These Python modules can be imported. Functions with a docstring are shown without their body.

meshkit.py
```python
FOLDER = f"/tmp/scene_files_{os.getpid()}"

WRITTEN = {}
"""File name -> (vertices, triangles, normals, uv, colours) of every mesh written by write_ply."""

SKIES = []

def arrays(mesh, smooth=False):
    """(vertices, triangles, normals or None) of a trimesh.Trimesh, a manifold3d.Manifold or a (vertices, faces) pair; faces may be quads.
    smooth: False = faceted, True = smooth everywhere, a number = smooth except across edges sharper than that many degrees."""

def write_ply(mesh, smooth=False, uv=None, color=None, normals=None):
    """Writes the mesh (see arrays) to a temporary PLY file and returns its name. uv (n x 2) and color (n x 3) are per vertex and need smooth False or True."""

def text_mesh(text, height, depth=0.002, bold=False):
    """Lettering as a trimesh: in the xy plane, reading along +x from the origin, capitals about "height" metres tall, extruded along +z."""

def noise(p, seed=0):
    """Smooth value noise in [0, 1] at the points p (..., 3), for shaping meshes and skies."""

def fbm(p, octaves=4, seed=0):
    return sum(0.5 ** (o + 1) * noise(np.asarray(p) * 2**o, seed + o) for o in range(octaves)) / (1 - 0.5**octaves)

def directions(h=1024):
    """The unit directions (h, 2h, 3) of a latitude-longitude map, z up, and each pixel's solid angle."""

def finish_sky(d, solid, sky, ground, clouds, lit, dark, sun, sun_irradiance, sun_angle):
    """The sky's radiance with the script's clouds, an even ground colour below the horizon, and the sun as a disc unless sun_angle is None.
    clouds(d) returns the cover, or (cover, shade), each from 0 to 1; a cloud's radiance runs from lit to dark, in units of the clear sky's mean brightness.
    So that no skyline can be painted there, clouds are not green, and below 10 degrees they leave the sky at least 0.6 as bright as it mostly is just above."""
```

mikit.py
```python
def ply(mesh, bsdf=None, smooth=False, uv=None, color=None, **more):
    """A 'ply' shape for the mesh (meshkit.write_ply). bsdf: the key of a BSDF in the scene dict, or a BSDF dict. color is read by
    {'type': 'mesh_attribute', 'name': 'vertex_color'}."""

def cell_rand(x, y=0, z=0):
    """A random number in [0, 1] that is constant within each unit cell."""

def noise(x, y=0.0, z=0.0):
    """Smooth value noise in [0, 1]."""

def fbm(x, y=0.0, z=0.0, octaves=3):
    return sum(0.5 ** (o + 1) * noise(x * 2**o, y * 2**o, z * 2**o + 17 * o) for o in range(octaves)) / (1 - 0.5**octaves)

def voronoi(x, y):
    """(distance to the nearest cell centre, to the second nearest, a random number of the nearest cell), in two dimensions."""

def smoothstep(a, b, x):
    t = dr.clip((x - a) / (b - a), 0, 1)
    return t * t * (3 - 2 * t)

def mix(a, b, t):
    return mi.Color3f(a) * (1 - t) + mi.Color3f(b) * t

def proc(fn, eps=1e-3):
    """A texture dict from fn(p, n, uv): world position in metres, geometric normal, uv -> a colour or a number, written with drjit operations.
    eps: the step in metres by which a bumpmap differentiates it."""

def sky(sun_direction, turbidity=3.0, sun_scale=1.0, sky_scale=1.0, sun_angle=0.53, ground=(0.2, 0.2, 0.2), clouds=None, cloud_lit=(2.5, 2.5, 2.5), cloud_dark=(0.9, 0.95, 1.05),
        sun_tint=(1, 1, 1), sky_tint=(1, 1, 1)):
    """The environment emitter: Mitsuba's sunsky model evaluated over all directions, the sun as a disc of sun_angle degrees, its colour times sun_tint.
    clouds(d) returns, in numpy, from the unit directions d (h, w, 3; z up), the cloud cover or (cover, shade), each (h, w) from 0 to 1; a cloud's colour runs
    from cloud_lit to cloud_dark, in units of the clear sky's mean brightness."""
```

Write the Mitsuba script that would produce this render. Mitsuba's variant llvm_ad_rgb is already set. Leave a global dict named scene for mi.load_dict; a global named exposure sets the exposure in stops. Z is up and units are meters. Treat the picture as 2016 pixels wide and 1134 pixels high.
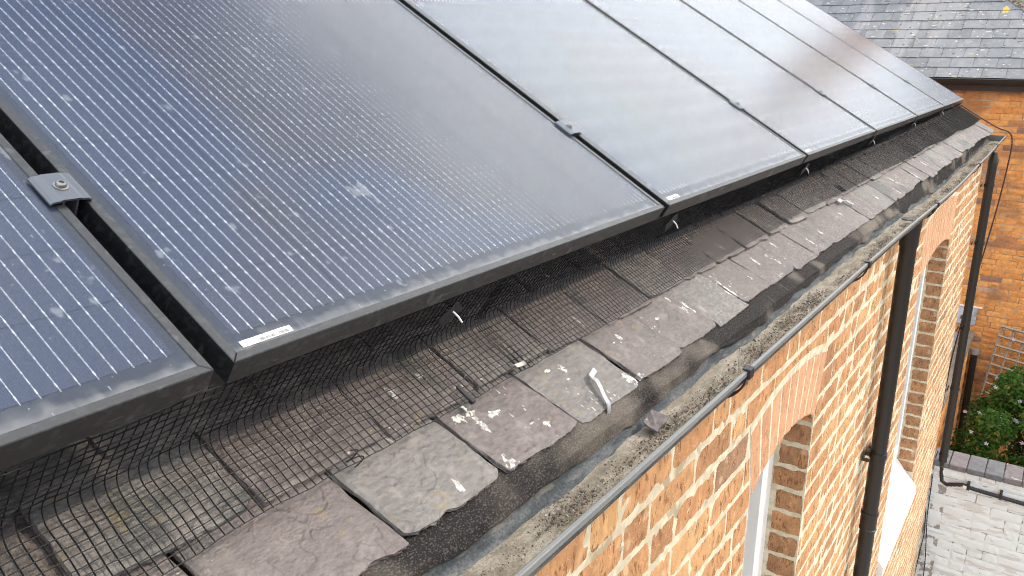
import math
import numpy as np
import drjit as dr
import mitsuba as mi
import mikit
import meshkit
import trimesh
import shapely
import shapely.geometry as sg
from mikit import noise, fbm, voronoi, cell_rand, smoothstep, mix

T = mi.ScalarTransform4f
scene, labels = {}, {}

# ------------------------------------------------------------------ camera, sky, exposure
CAM = np.array([-0.49742, -0.70047, 0.31454])
RIGHT = np.array([0.56300934, -0.82638646, 0.01029101])
DOWN = np.array([-0.2182673, -0.16069035, -0.96256844])
FWD = np.array([0.79710719, 0.53968883, -0.27084331])
FOV = 64.09
scene['camera'] = {'type': 'perspective', 'fov': FOV, 'fov_axis': 'x', 'near_clip': 0.02, 'far_clip': 400.0,
                   'to_world': T().look_at(origin=CAM.tolist(), target=(CAM + FWD).tolist(), up=(-DOWN).tolist())}


def clouds(d):
    q = d / np.maximum(d[..., 2:3] + 0.35, 0.2)
    n1 = meshkit.fbm(np.stack([q[..., 0] * 1.7 + 3.1, q[..., 1] * 1.7 + 9.2, q[..., 2] * 0 + 0.5], -1), 5, 3)
    cover = np.clip((n1 - 0.31) / 0.20, 0, 1)
    shade = np.clip((meshkit.fbm(np.stack([q[..., 0] * 1.1 + 8, q[..., 1] * 1.1, q[..., 2] * 0], -1), 4, 11) - 0.35) / 0.4, 0, 1)
    low = np.clip(1 - d[..., 2] / 0.6, 0, 1)
    cover = np.maximum(cover, low)
    veil = np.clip((0.72 - d[..., 2]) / 0.46, 0, 1)                  # an overcast sky is brighter overhead than near the horizon
    return cover, np.clip(shade * 0.45 + 0.70 * veil, 0, 1)


SUN_AZ, SUN_EL = math.radians(38), math.radians(46)
SUN = (math.cos(SUN_EL) * math.sin(SUN_AZ), -math.cos(SUN_EL) * math.cos(SUN_AZ), math.sin(SUN_EL))
scene['sky'] = mikit.sky(SUN, turbidity=3, sun_scale=0.42, sun_angle=9, sky_scale=1.0, clouds=clouds, cloud_lit=(7.0, 7.15, 7.25), cloud_dark=(4.0, 4.2, 4.45))
exposure = 2.1

# ------------------------------------------------------------------ frames of reference
PITCH, DELTA = 0.5374, 0.0112
UP = np.array([0, math.cos(PITCH), math.sin(PITCH)])
NR = np.array([0, -math.sin(PITCH), math.cos(PITCH)])
XA = np.array([1.0, 0, 0])
XD = math.cos(DELTA) * XA + math.sin(DELTA) * UP
UD = math.cos(DELTA) * UP - math.sin(DELTA) * XA
W = 1.155
YF, COURSE, BED0 = -0.13, 0.0866, -0.941
rng = np.random.default_rng(7)


def RF(x, s, h):
    x, s, h = np.broadcast_arrays(np.asarray(x, float), s, h)
    return x[..., None] * XA + s[..., None] * UP + h[..., None] * NR


def hs(x):
    x = np.asarray(x, float)
    t = np.clip((x - 2.0) / 5.2, 0, 1)
    return -0.167 + 0.082 * t * t * (3 - 2 * t) + 0.004 * np.sin(x * 2.1)


def sfront(x):
    return -0.224 - 0.02 * np.clip((np.asarray(x, float) - 3) / 4, 0, 1)


def zlip(x):
    x = np.asarray(x, float)
    return -0.264 - 0.024 * np.exp(-((x - 4.1) / 1.0) ** 2) + 0.03 * np.clip((x - 5.6) / 1.4, 0, 1)


def project(P):
    q = np.asarray(P, float) - CAM
    z = q @ FWD
    f = 512 / math.tan(math.radians(FOV / 2))
    zz = np.where(z > 0.05, z, np.nan)
    return np.stack([512 + f * (q @ RIGHT) / zz, 288 + f * (q @ DOWN) / zz], -1)


# ------------------------------------------------------------------ mesh helpers
def cat(parts):
    vs, fs, k = [], [], 0
    for v, f in parts:
        vs.append(np.asarray(v, float)); fs.append(np.asarray(f, int) + k); k += len(v)
    return np.vstack(vs), np.vstack(fs)


def box(a, b, ch=0.0):
    """axis-aligned box from a to b, edges chamfered by ch"""
    a, b = np.minimum(a, b).astype(float), np.maximum(a, b).astype(float)
    if ch <= 0:
        m = trimesh.creation.box(bounds=[a, b])
        return np.array(m.vertices), np.array(m.faces)
    pts = []
    for sx in (0, 1):
        for sy in (0, 1):
            for sz in (0, 1):
                c = np.where([sx, sy, sz], b, a)
                d = np.where([sx, sy, sz], -1, 1) * ch
                for k in range(3):
                    q = c + d
                    q[k] = c[k]
                    pts.append(q)
    h = trimesh.convex.convex_hull(np.array(pts))
    return np.array(h.vertices), np.array(h.faces)


def frame_mesh(m, o, ax, ay, az):
    v, f = m
    M = np.stack([ax, ay, az])
    f = np.asarray(f)
    if np.linalg.det(M) < 0:
        f = f[:, ::-1]
    return np.asarray(v) @ M + np.asarray(o), f


def tube(pts, r, sides=6, caps=True):
    p = np.asarray(pts, float)
    r = np.broadcast_to(r, (len(p),))
    t = np.gradient(p, axis=0)
    t /= np.linalg.norm(t, axis=1, keepdims=True) + 1e-12
    ref = np.array([0, 0, 1.0]) if abs(t[0, 2]) < 0.8 else np.array([0, 1.0, 0])
    a0 = np.cross(t[0], ref); a0 /= np.linalg.norm(a0)
    A = []
    for k in range(len(p)):
        a0 = a0 - t[k] * (a0 @ t[k]); a0 /= np.linalg.norm(a0) + 1e-12
        A.append(a0)
    A = np.array(A); Bv = np.cross(t, A)
    g = np.arange(sides) * 2 * np.pi / sides
    v = p[:, None] + r[:, None, None] * (np.cos(g)[None, :, None] * A[:, None] + np.sin(g)[None, :, None] * Bv[:, None])
    i, j = np.meshgrid(np.arange(len(p) - 1), np.arange(sides), indexing='ij')
    q = np.stack([i * sides + j, i * sides + (j + 1) % sides, (i + 1) * sides + (j + 1) % sides, (i + 1) * sides + j], -1).reshape(-1, 4)
    f = np.vstack([q[:, [0, 1, 2]], q[:, [0, 2, 3]]])
    v = v.reshape(-1, 3)
    if caps:
        v = np.vstack([v, p[:1], p[-1:]])
        n0, n1, e = len(v) - 2, len(v) - 1, (len(p) - 1) * sides
        jj = np.arange(sides)
        f = np.vstack([f, np.stack([jj * 0 + n0, (jj + 1) % sides, jj], 1), np.stack([jj * 0 + n1, e + jj, e + (jj + 1) % sides], 1)])
    return v, f


def slab(P, off, jit=0.0, seed=0, mids=1, back=True):
    """closed plate whose face is the grid P (m, n, 3); its back is P + off; the rim gets rough middle rings"""
    P = np.asarray(P, float)
    m, n = P.shape[:2]
    off = np.broadcast_to(off, P.shape)
    idx = np.arange(m * n).reshape(m, n)
    q = np.stack([idx[:-1, :-1], idx[1:, :-1], idx[1:, 1:], idx[:-1, 1:]], -1).reshape(-1, 4)
    F = [q[:, [0, 1, 2]], q[:, [0, 2, 3]]]
    V = [P.reshape(-1, 3)]
    ring = np.concatenate([idx[:-1, 0], idx[-1, :-1], idx[:0:-1, -1], idx[0, :0:-1]])
    c = P.reshape(-1, 3).mean(0)
    R0 = P.reshape(-1, 3)[ring]
    O = off.reshape(-1, 3)[ring]
    nr = len(ring)
    r = np.random.default_rng(seed)
    prev, base = ring, m * n
    for k in range(1, mids + 2):
        tk = k / (mids + 1)
        Q = R0 + O * tk
        if jit > 0:
            out = R0 - c
            out /= np.linalg.norm(out, axis=1, keepdims=True) + 1e-9
            Q = Q + out * r.normal(0, jit, (nr, 1))
        V.append(Q)
        cur = base + np.arange(nr)
        a, b, cc, d = prev, np.roll(prev, -1), np.roll(cur, -1), cur
        F += [np.stack([a, cc, b], 1), np.stack([a, d, cc], 1)]
        prev, base = cur, base + nr
    if back:
        V.append((P + off).reshape(-1, 3))
        qb = q[:, ::-1] + base
        F += [qb[:, [0, 1, 2]], qb[:, [0, 2, 3]]]
    v, f = np.vstack(V), np.vstack(F)
    # face P must look away from off
    t0 = f[0]
    nn = np.cross(v[t0[1]] - v[t0[0]], v[t0[2]] - v[t0[0]])
    if nn @ off.reshape(-1, 3)[0] > 0:
        f = f[:, ::-1]
    return v, f


def poly_prism(poly, depth):
    """polygon in (a, b) -> prism: third coordinate from 0 to depth"""
    out = []
    for g in getattr(poly, 'geoms', [poly]):
        if g.geom_type != 'Polygon' or g.area < 1e-7:
            continue
        m = trimesh.creation.extrude_polygon(g, depth, engine='earcut')
        out.append((np.array(m.vertices), np.array(m.faces)))
    return cat(out)


# ------------------------------------------------------------------ scene entries
COUNT = {}


def ply(mesh, bsdf, **kw):
    return mikit.ply(mesh, 'bsdf_' + bsdf, **kw)



def free(key):                                                     # next unused key of this kind
    k = COUNT.get(key, 0)
    COUNT[key] = k + 1
    return key if k == 0 else f'{key}_{k:03d}'


def obj(key, mesh, bsdf, parent=None, tone=None, smooth=False, label=None, cat_=None, group=None, kind=None, to_world=None):
    key = free(f'{parent}__{key}' if parent else key)
    if isinstance(mesh, dict):
        d = dict(mesh)
    else:
        uv = None
        if tone is not None:
            tone = np.asarray(tone, float)
            uv = np.tile(tone, (len(mesh[0]), 1)) if tone.ndim == 1 else tone
            d = ply(mesh, bsdf, smooth=bool(smooth), uv=uv)
        else:
            d = ply(mesh, bsdf, smooth=smooth)
    if to_world is not None:
        d['to_world'] = to_world
    scene[key] = d
    e = {k: v for k, v in (('label', label), ('category', cat_), ('group', group), ('kind', kind)) if v}
    if e:
        labels[key] = e
    return key


def thing(key, label, cat_, group=None):
    key = free(key)
    labels[key] = {'label': label, 'category': cat_}
    if group:
        labels[key]['group'] = group
    return key


# ------------------------------------------------------------------ materials
def mat(key, **kw):
    scene['bsdf_' + key] = {'type': 'twosided', 'b': {'type': 'principled', **kw}}
    return key


def rgb(*c):
    return {'type': 'rgb', 'value': list(c)}


def bumped(key, fn, scale, eps=1e-3, **kw):
    scene['bsdf_' + key] = {'type': 'twosided', 'b': {'type': 'bumpmap', 'height': mikit.proc(fn, eps), 'scale': scale, 'b': {'type': 'principled', **kw}}}
    return key


def sdot(p, a):
    return p.x * float(a[0]) + p.y * float(a[1]) + p.z * float(a[2])


# bird droppings and lichen spots on the eaves slates: (x, s, radius across, radius along)
SPOTS = [(.414, -.123, .012, .030), (.386, -.110, .016, .012), (.447, -.134, .02, .007), (.285, -.200, .006, .014), (.393, -.216, .013, .016), (.671, -.128, .007, .012),
         (.819, -.057, .010, .014), (.518, -.191, .007, .009), (.639, -.113, .008, .005), (.786, -.207, .020, .012), (.797, -.219, .016, .012), (1.179, -.147, .006, .026), (1.160, -.149, .008, .016),
         (.874, -.128, .007, .010), (1.052, -.134, .008, .004), (1.408, -.153, .004, .05), (1.39, -.176, .004, .02), (1.567, -.165, .006, .012), (1.151, -.110, .005, .008), (.324, -.03, .01, .02),
         (.39, -.021, .008, .012), (.871, .063, .008, .01), (1.697, -.129, .005, .03), (1.606, -.046, .010, .016), (1.795, -.17, .004, .03), (1.906, -.119, .006, .012), (2.137, -.172, .006, .02), (2.296, -.161, .008, .014),
         (2.62, -.14, .008, .016), (3.12, -.17, .012, .012), (3.4, -.2, .006, .03), (3.55, -.14, .008, .03), (3.9, -.18, .012, .03), (4.3, -.16, .01, .03)]


def slate_color(p, n, uv):
    s = sdot(p, UP)
    x = p.x
    a, b = uv.x, uv.y
    base = mix((.128, .108, .105), (.146, .136, .130), smoothstep(.62, 1.0, a))
    big = fbm(x * 9 + a * 31, s * 9 + b * 17, a * 9, 4)
    base = mix(base, (.045, .055, .054), smoothstep(.58, .72, big) * .6)                # dark algae patches
    fine = fbm(x * 95 + b * 40, s * 240, a * 7, 3)
    base = base * (0.58 + 0.86 * fine)
    dust = fbm(x * 40 + 5, s * 40 + a * 23, b * 5, 4)
    base = mix(base, (.26, .235, .215), smoothstep(.52, .78, dust) * (.25 + .45 * b))
    ochre = noise(x * 30 + 70, s * 30 + 11, 2.0) * noise(x * 90, s * 90, 5.0)
    base = mix(base, (.22, .17, .08), smoothstep(.60, .72, ochre) * .35)
    w = (fbm(x * 150, s * 150, 3.0, 3) - .5) * 2.2
    mott = .45 + .55 * smoothstep(.3, .6, noise(x * 260, s * 260, 4.0))
    for (cx, cs, rx, rs) in SPOTS:
        q = dr.sqrt(dr.square((x - cx) / rx) + dr.square((s - cs) / rs)) + w
        base = mix(base, (.50, .50, .47), smoothstep(.82, .5, q) * mott)
    tiny = noise(x * 210 + 3, s * 150, 8.0) * (.55 + .45 * noise(x * 14, s * 14, 9.0))
    base = mix(base, (.42, .41, .38), smoothstep(.80, .88, tiny))
    return base


def slate_relief(p, n, uv):
    s = sdot(p, UP)
    l = fbm(p.x * 22 + uv.x * 50, s * 22 + uv.y * 50, p.z * 8, 4)
    terr = l * 6
    terr = dr.floor(terr) + smoothstep(.82, 1.0, terr - dr.floor(terr))
    return terr * .12 + fbm(p.x * 260, s * 400, p.z * 200, 2) * .35


bumped('slate', slate_relief, .0034, 5e-4, base_color=mikit.proc(slate_color), roughness=.55, specular=.5)


def brick_color(p, n, uv):
    a, b = uv.x, uv.y
    base = mix((.425, .215, .102), (.510, .285, .142), a)
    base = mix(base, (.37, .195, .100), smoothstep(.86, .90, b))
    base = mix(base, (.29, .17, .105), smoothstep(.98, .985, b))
    base = mix(base, (.52, .305, .145), smoothstep(.16, .10, b))
    h = p.x + p.y * .93
    g = fbm(h * 45 + a * 60, p.z * 30 + b * 60, p.y * 20, 4)
    base = base * (.60 + .78 * g)
    drag = noise(h * 330 + b * 90, p.z * 85 + a * 40, p.y * 50) * (.4 + noise(h * 70, p.z * 40, 4.0))
    base = mix(base, (.19, .09, .04), smoothstep(.52, .80, drag) * .85)
    pit = noise(h * 520 + a * 70, p.z * 260 + b * 30, p.y * 90)
    base = mix(base, (.72, .46, .26), smoothstep(.72, .90, pit) * .55)
    st = fbm(h * 7 + 3.3, p.z * 7, 6.0, 3)
    base = mix(base, (.23, .13, .075), smoothstep(.62, .76, st) * .4)
    lime = fbm(h * 26, p.z * 26 + 7, p.y * 9, 3)
    return mix(base, (.66, .50, .32), smoothstep(.66, .80, lime) * .4)


def brick_relief(p, n, uv):
    h = p.x + p.y * .93
    return fbm(h * 60, p.z * 45, p.y * 60, 3) + .9 * noise(h * 330 + uv.y * 90, p.z * 85 + uv.x * 40, p.y * 50)


bumped('facade_brick', brick_relief, .0022, 6e-4, base_color=mikit.proc(brick_color), roughness=.9, specular=.2)


def rubbed_color(p, n, uv):
    g = fbm(p.x * 60, p.z * 40, uv.x * 9, 4)
    base = mix((.47, .255, .145), (.55, .31, .185), uv.x) * (.72 + .55 * g)
    return mix(base, (.30, .14, .07), smoothstep(.66, .8, noise(p.x * 140, p.z * 60, uv.y * 20)) * .5)


mat('rubbed_brick', base_color=mikit.proc(rubbed_color), roughness=.9, specular=.2)


def mortar_color(p, n, uv):
    h = p.x + p.y
    g = fbm(h * 50, p.z * 50, 3.0, 4)
    c = mix((.50, .445, .325), (.62, .565, .43), smoothstep(.3, .7, g))
    return mix(c, (.30, .24, .16), smoothstep(.66, .78, fbm(h * 18, p.z * 18, 1.0, 4)) * .7)


def mortar_relief(p, n, uv):
    return fbm((p.x + p.y) * 90, p.z * 90, 3.0, 3)


bumped('mortar', mortar_relief, .003, 6e-4, base_color=mikit.proc(mortar_color), roughness=.95, specular=.15)


def redbrick_color(p, n, uv):
    a, b = uv.x, uv.y
    base = mix((.68, .285, .085), (.76, .375, .125), a)
    base = mix(base, (.48, .22, .10), smoothstep(.82, .88, b))
    base = mix(base, (.32, .18, .125), smoothstep(.962, .972, b))
    base = mix(base, (.62, .40, .27), smoothstep(.03, .02, b))
    g = fbm(p.y * 28 + a * 30, p.z * 28 + b * 20, p.x * 3, 4)
    base = base * (.55 + .85 * g)
    st = fbm(p.y * 2.3 + 3, p.z * 2.3, 2.0, 4)
    return mix(base, (.20, .10, .06), smoothstep(.58, .74, st) * .55)


mat('red_brick', base_color=mikit.proc(redbrick_color), roughness=.92, specular=.2)


def redmortar_color(p, n, uv):
    g = fbm(p.y * 9, p.z * 9, p.x, 4)
    c = mix((.32, .185, .10), (.46, .31, .19), smoothstep(.42, .7, g))
    fresh = smoothstep(.60, .70, noise(p.y * 6 + 2, p.z * 5, 9.0))
    return mix(c, (.50, .43, .34), fresh * .6)


mat('red_mortar', base_color=mikit.proc(redmortar_color), roughness=.95, specular=.15)


def whitewall_color(p, n, uv):
    g = fbm(p.y * 14, p.z * 14, p.x * 14, 4)
    c = mix((.70, .745, .77), (.77, .81, .83), g)
    chip = fbm(p.y * 45, p.z * 45, p.x * 30, 4) * .75 + noise(p.y * 5, p.z * 5, 3.0) * .25
    c = mix(c, (.10, .085, .075), smoothstep(.735, .77, chip))
    return mix(c, (.40, .33, .27), smoothstep(.60, .66, fbm(p.y * 6 + 4, p.z * 30, 1.0, 4)) * .35)


def joint_color(p, n, uv):
    g = fbm(p.y * 24, p.z * 24, p.x * 14, 4)
    return mix((.30, .295, .285), (.74, .75, .75), smoothstep(.36, .52, g))


mat('painted_joint', base_color=mikit.proc(joint_color), roughness=.8, specular=.2)


def whitewall_relief(p, n, uv):
    return fbm(p.y * 30, p.z * 30, p.x * 30, 4)


bumped('painted_brick', whitewall_relief, .0016, 1e-3, base_color=mikit.proc(whitewall_color), roughness=.7, specular=.3)


def bluebrick_color(p, n, uv):
    c = mix((.135, .14, .155), (.175, .155, .165), smoothstep(.55, .9, uv.x))
    g = fbm(p.x * 30, p.y * 30, p.z * 30, 4)
    c = c * (.6 + .8 * g)
    return mix(c, (.45, .44, .42), smoothstep(.74, .80, fbm(p.x * 18 + 2, p.y * 18, uv.y * 5, 3)))


mat('blue_brick', base_color=mikit.proc(bluebrick_color), roughness=.7, specular=.35)


def backslate_color(p, n, uv):
    c = mix((.165, .175, .19), (.215, .225, .24), uv.x)
    g = fbm(p.x * 10 + uv.y * 9, p.y * 14, p.z * 10, 4)
    c = c * (.7 + .6 * g)
    streak = fbm(p.y * 5 + .6, p.x * .8, 4.0, 4)
    c = mix(c, (.34, .34, .35), smoothstep(.56, .72, streak) * .55 * smoothstep(.4, 1.4, p.y))
    c = mix(c, (.50, .50, .47), smoothstep(.86, .89, noise(p.y * 34 + 9, p.x * 34, p.z * 34)))
    c = mix(c, (.07, .075, .06), smoothstep(.84, .88, noise(p.y * 22 + 1, p.x * 26, p.z * 26 + 3)) * .8)
    c = mix(c, (.55, .38, .06), smoothstep(1.0, .7, dr.sqrt(dr.square((p.y - .335) / .05) + dr.square((p.z - 1.00) / .05)) + (fbm(p.y * 40, p.z * 40, 1.0, 3) - .5)))
    c = mix(c, (.45, .34, .10), smoothstep(.90, .94, noise(p.y * 9 + 31, p.x * 14, p.z * 14)) * .6)
    return c


mat('back_slate', base_color=mikit.proc(backslate_color), roughness=.55, specular=.45)


def lichen_color(p, n, uv):
    g = fbm(p.x * 40, p.y * 40, p.z * 40, 4)
    c = mix((.12, .11, .10), (.42, .38, .30), smoothstep(.35, .65, g))
    return mix(c, (.22, .20, .10), smoothstep(.6, .7, fbm(p.x * 14, p.y * 14, p.z * 14 + 4, 3)))


bumped('old_mortar', mortar_relief, .012, 2e-3, base_color=mikit.proc(lichen_color), roughness=.95, specular=.15)


# solar panels
def glassy(key, fn, alpha=.046, spec=1.0):
    scene['bsdf_' + key] = {'type': 'twosided', 'b': {'type': 'roughplastic', 'distribution': 'ggx', 'alpha': alpha, 'int_ior': 1.5, 'nonlinear': False,
                                           'diffuse_reflectance': mikit.proc(fn), 'specular_reflectance': spec}}
    return key


def dusty(p, c):
    s, x = sdot(p, UD), sdot(p, XD)
    g = noise(s * 900, x * 900, 2.0)
    spk = noise(s * 210 + 4, x * 210, 6.0)
    grime = fbm(s * 60, x * 24, 5.0, 4)
    run = fbm(s * 14, x * 70, 1.0, 3)
    edge = smoothstep(.030, .012, s + (grime - .5) * .03 + (run - .5) * .016)
    c = c + mi.Color3f(.008, .008, .0078) * (.3 + 1.4 * g)
    c = mix(c, (.34, .345, .34), edge * (.04 + .55 * grime))
    c = mix(c, (.45, .46, .47), smoothstep(.965, .985, spk) * .45)
    smear = fbm(s * 30 + 3, x * 38, 7.0, 4)
    return mix(c, (.30, .33, .37), smoothstep(.755, .84, smear) * .35)


def cell_fn(p, n, uv):
    s, x = sdot(p, UD), sdot(p, XD)
    t = s / .0014
    fing = dr.abs(t - dr.floor(t) - .5) * 2
    tint = fbm(s * 2.2 + 2, x * 2.2 + 9, 3.0, 3)
    c = mix((.009, .022, .062), (.018, .020, .040), smoothstep(.4, .6, tint))
    c = c + mi.Color3f(.055, .06, .07) * smoothstep(.72, .9, fing)
    return dusty(p, c)


def sheet_fn(p, n, uv):
    return dusty(p, mi.Color3f(.012, .020, .040))


def bar_fn(p, n, uv):
    return dusty(p, mi.Color3f(.48, .51, .55) * (.75 + .5 * noise(sdot(p, UD) * 300, p.x * 300, 1.0)))


glassy('solar_cell', cell_fn)
glassy('laminate', sheet_fn)
glassy('ribbon', bar_fn)


def frame_fn(p, n, uv):
    s = sdot(p, UD)
    g = fbm(p.x * 120, s * 120, p.z * 120, 3)
    sc = noise(p.x * 26, s * 300, p.z * 400)
    c = mix((.009, .010, .012), (.020, .022, .024), smoothstep(.45, .75, g))
    c = mix(c, (.17, .17, .165), smoothstep(.66, .82, fbm(p.x * 40, p.z * 40 + 3, s * 60, 4)) * .22)
    return mix(c, (.26, .25, .24), smoothstep(.92, .98, sc) * .4)


mat('black_frame', base_color=mikit.proc(frame_fn), roughness=.36, specular=.85, metallic=0.0)
mat('clamp_metal', base_color=rgb(.125, .14, .165), roughness=.36, metallic=.55, specular=.5)
mat('bolt_metal', base_color=rgb(.30, .30, .29), roughness=.35, metallic=.9)
mat('wire', base_color=rgb(.011, .011, .012), roughness=.5, specular=.18)
mat('black_plastic', base_color=rgb(.018, .017, .017), roughness=.38, specular=.5)
mat('pipe_plastic', base_color=rgb(.022, .020, .019), roughness=.33, specular=.5)
mat('nylon', base_color=rgb(.02, .02, .024), roughness=.5, specular=.4)
mat('white_plastic', base_color=rgb(.78, .78, .77), roughness=.4, specular=.5)
mat('lead', base_color=rgb(.36, .37, .39), roughness=.45, metallic=.35, specular=.5)
mat('steel', base_color=rgb(.35, .34, .33), roughness=.4, metallic=.9)
mat('dark_timber', base_color=rgb(.03, .025, .02), roughness=.9)
mat('sticker', base_color=rgb(.72, .73, .73), roughness=.5, specular=.4)
mat('ink', base_color=rgb(.12, .12, .13), roughness=.6)
mat('cable_black', base_color=rgb(.02, .018, .018), roughness=.5)
mat('cable_brown', base_color=rgb(.06, .025, .018), roughness=.5)
scene['bsdf_pane_glass'] = {'type': 'thindielectric', 'int_ior': 1.5}


def felt_fn(p, n, uv):
    g = noise(p.x * 560, p.z * 560, p.y * 560)
    c = mix((.013, .011, .011), (.065, .06, .057), smoothstep(.5, .85, g))
    r = fbm(p.x * 60, p.z * 9, 3.0, 3)
    c = mix(c, (.19, .165, .14), smoothstep(.50, .72, fbm(p.x * 5, p.z * 9, 2.0, 4)) * smoothstep(.0, 1.4, p.x + .7 * noise(p.x * 3, 1.0)) * (.4 + .6 * g))
    return mix(c, (.40, .38, .36), smoothstep(.80, .90, r) * .35)


bumped('felt', lambda p, n, uv: noise(p.x * 560, p.z * 560, p.y * 560), .0006, 4e-4, base_color=mikit.proc(felt_fn), roughness=.85, specular=.25)


def gutter_fn(p, n, uv):
    g = fbm(p.x * 18, p.y * 60, p.z * 60, 4)
    c = mix((.040, .049, .056), (.095, .105, .112), smoothstep(.35, .65, g)) * (.55 + .9 * noise(p.x * 380, p.y * 380, p.z * 380))
    c = mix(c, (.22, .205, .175), smoothstep(.62, .78, fbm(p.x * 26, p.y * 90 + 4, p.z * 90, 3)) * .45)
    return c


mat('gutter_trough', base_color=mikit.proc(gutter_fn), roughness=.6, specular=.2)


def lip_fn(p, n, uv):
    g = fbm(p.x * 9, p.y * 90, p.z * 90, 4)
    return mix((.135, .142, .143), (.20, .205, .20), g)


mat('gutter_plastic', base_color=mikit.proc(lip_fn), roughness=.34, specular=.5)


def silt_fn(p, n, uv):
    g = noise(p.x * 600, p.y * 600, 1.0)
    m = fbm(p.x * 24, p.y * 60, 2.0, 4)
    c = mix((.195, .172, .138), (.275, .248, .205), smoothstep(.3, .7, m)) * (.70 + .60 * g)
    return mix(c, (.11, .098, .078), smoothstep(.56, .72, fbm(p.x * 42, p.y * 120, 8.0, 4)) * .45)


bumped('silt', lambda p, n, uv: fbm(p.x * 320, p.y * 320, 1.0, 3), .0016, 5e-4, base_color=mikit.proc(silt_fn), roughness=.95, specular=.1)


def grit_fn(p, n, uv):
    c = mix((.070, .056, .044), (.175, .145, .115), uv.x)
    return mix(c, (.42, .39, .34), smoothstep(.90, .93, uv.y))


mat('grit', base_color=mikit.proc(grit_fn), roughness=.9, specular=.2)


def wood_fn(p, n, uv):
    g = fbm(p.y * 30, p.z * 30, p.x * 30, 4)
    return mix((.28, .235, .18), (.46, .395, .31), g)


mat('weathered_wood', base_color=mikit.proc(wood_fn), roughness=.9, specular=.2)


def leadroof_fn(p, n, uv):
    g = fbm(p.x * 8, p.y * 8, p.z * 8, 4)
    c = mix((.30, .34, .40), (.55, .58, .63), smoothstep(.35, .65, g))
    return mix(c, (.10, .07, .06), smoothstep(1.0, .7, dr.sqrt(dr.square((p.y - .13) / .075) + dr.square((p.z + 2.94) / .055)) + (g - .5) * 1.2))


mat('lead_sheet', base_color=mikit.proc(leadroof_fn), roughness=.5, metallic=.2)


def stone_fn(p, n, uv):
    g = fbm(p.x * 12, p.y * 22, p.z * 22, 4)
    return mix((.10, .085, .07), (.27, .235, .19), g)


mat('coping_stone', base_color=mikit.proc(stone_fn), roughness=.9, specular=.2)


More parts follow.
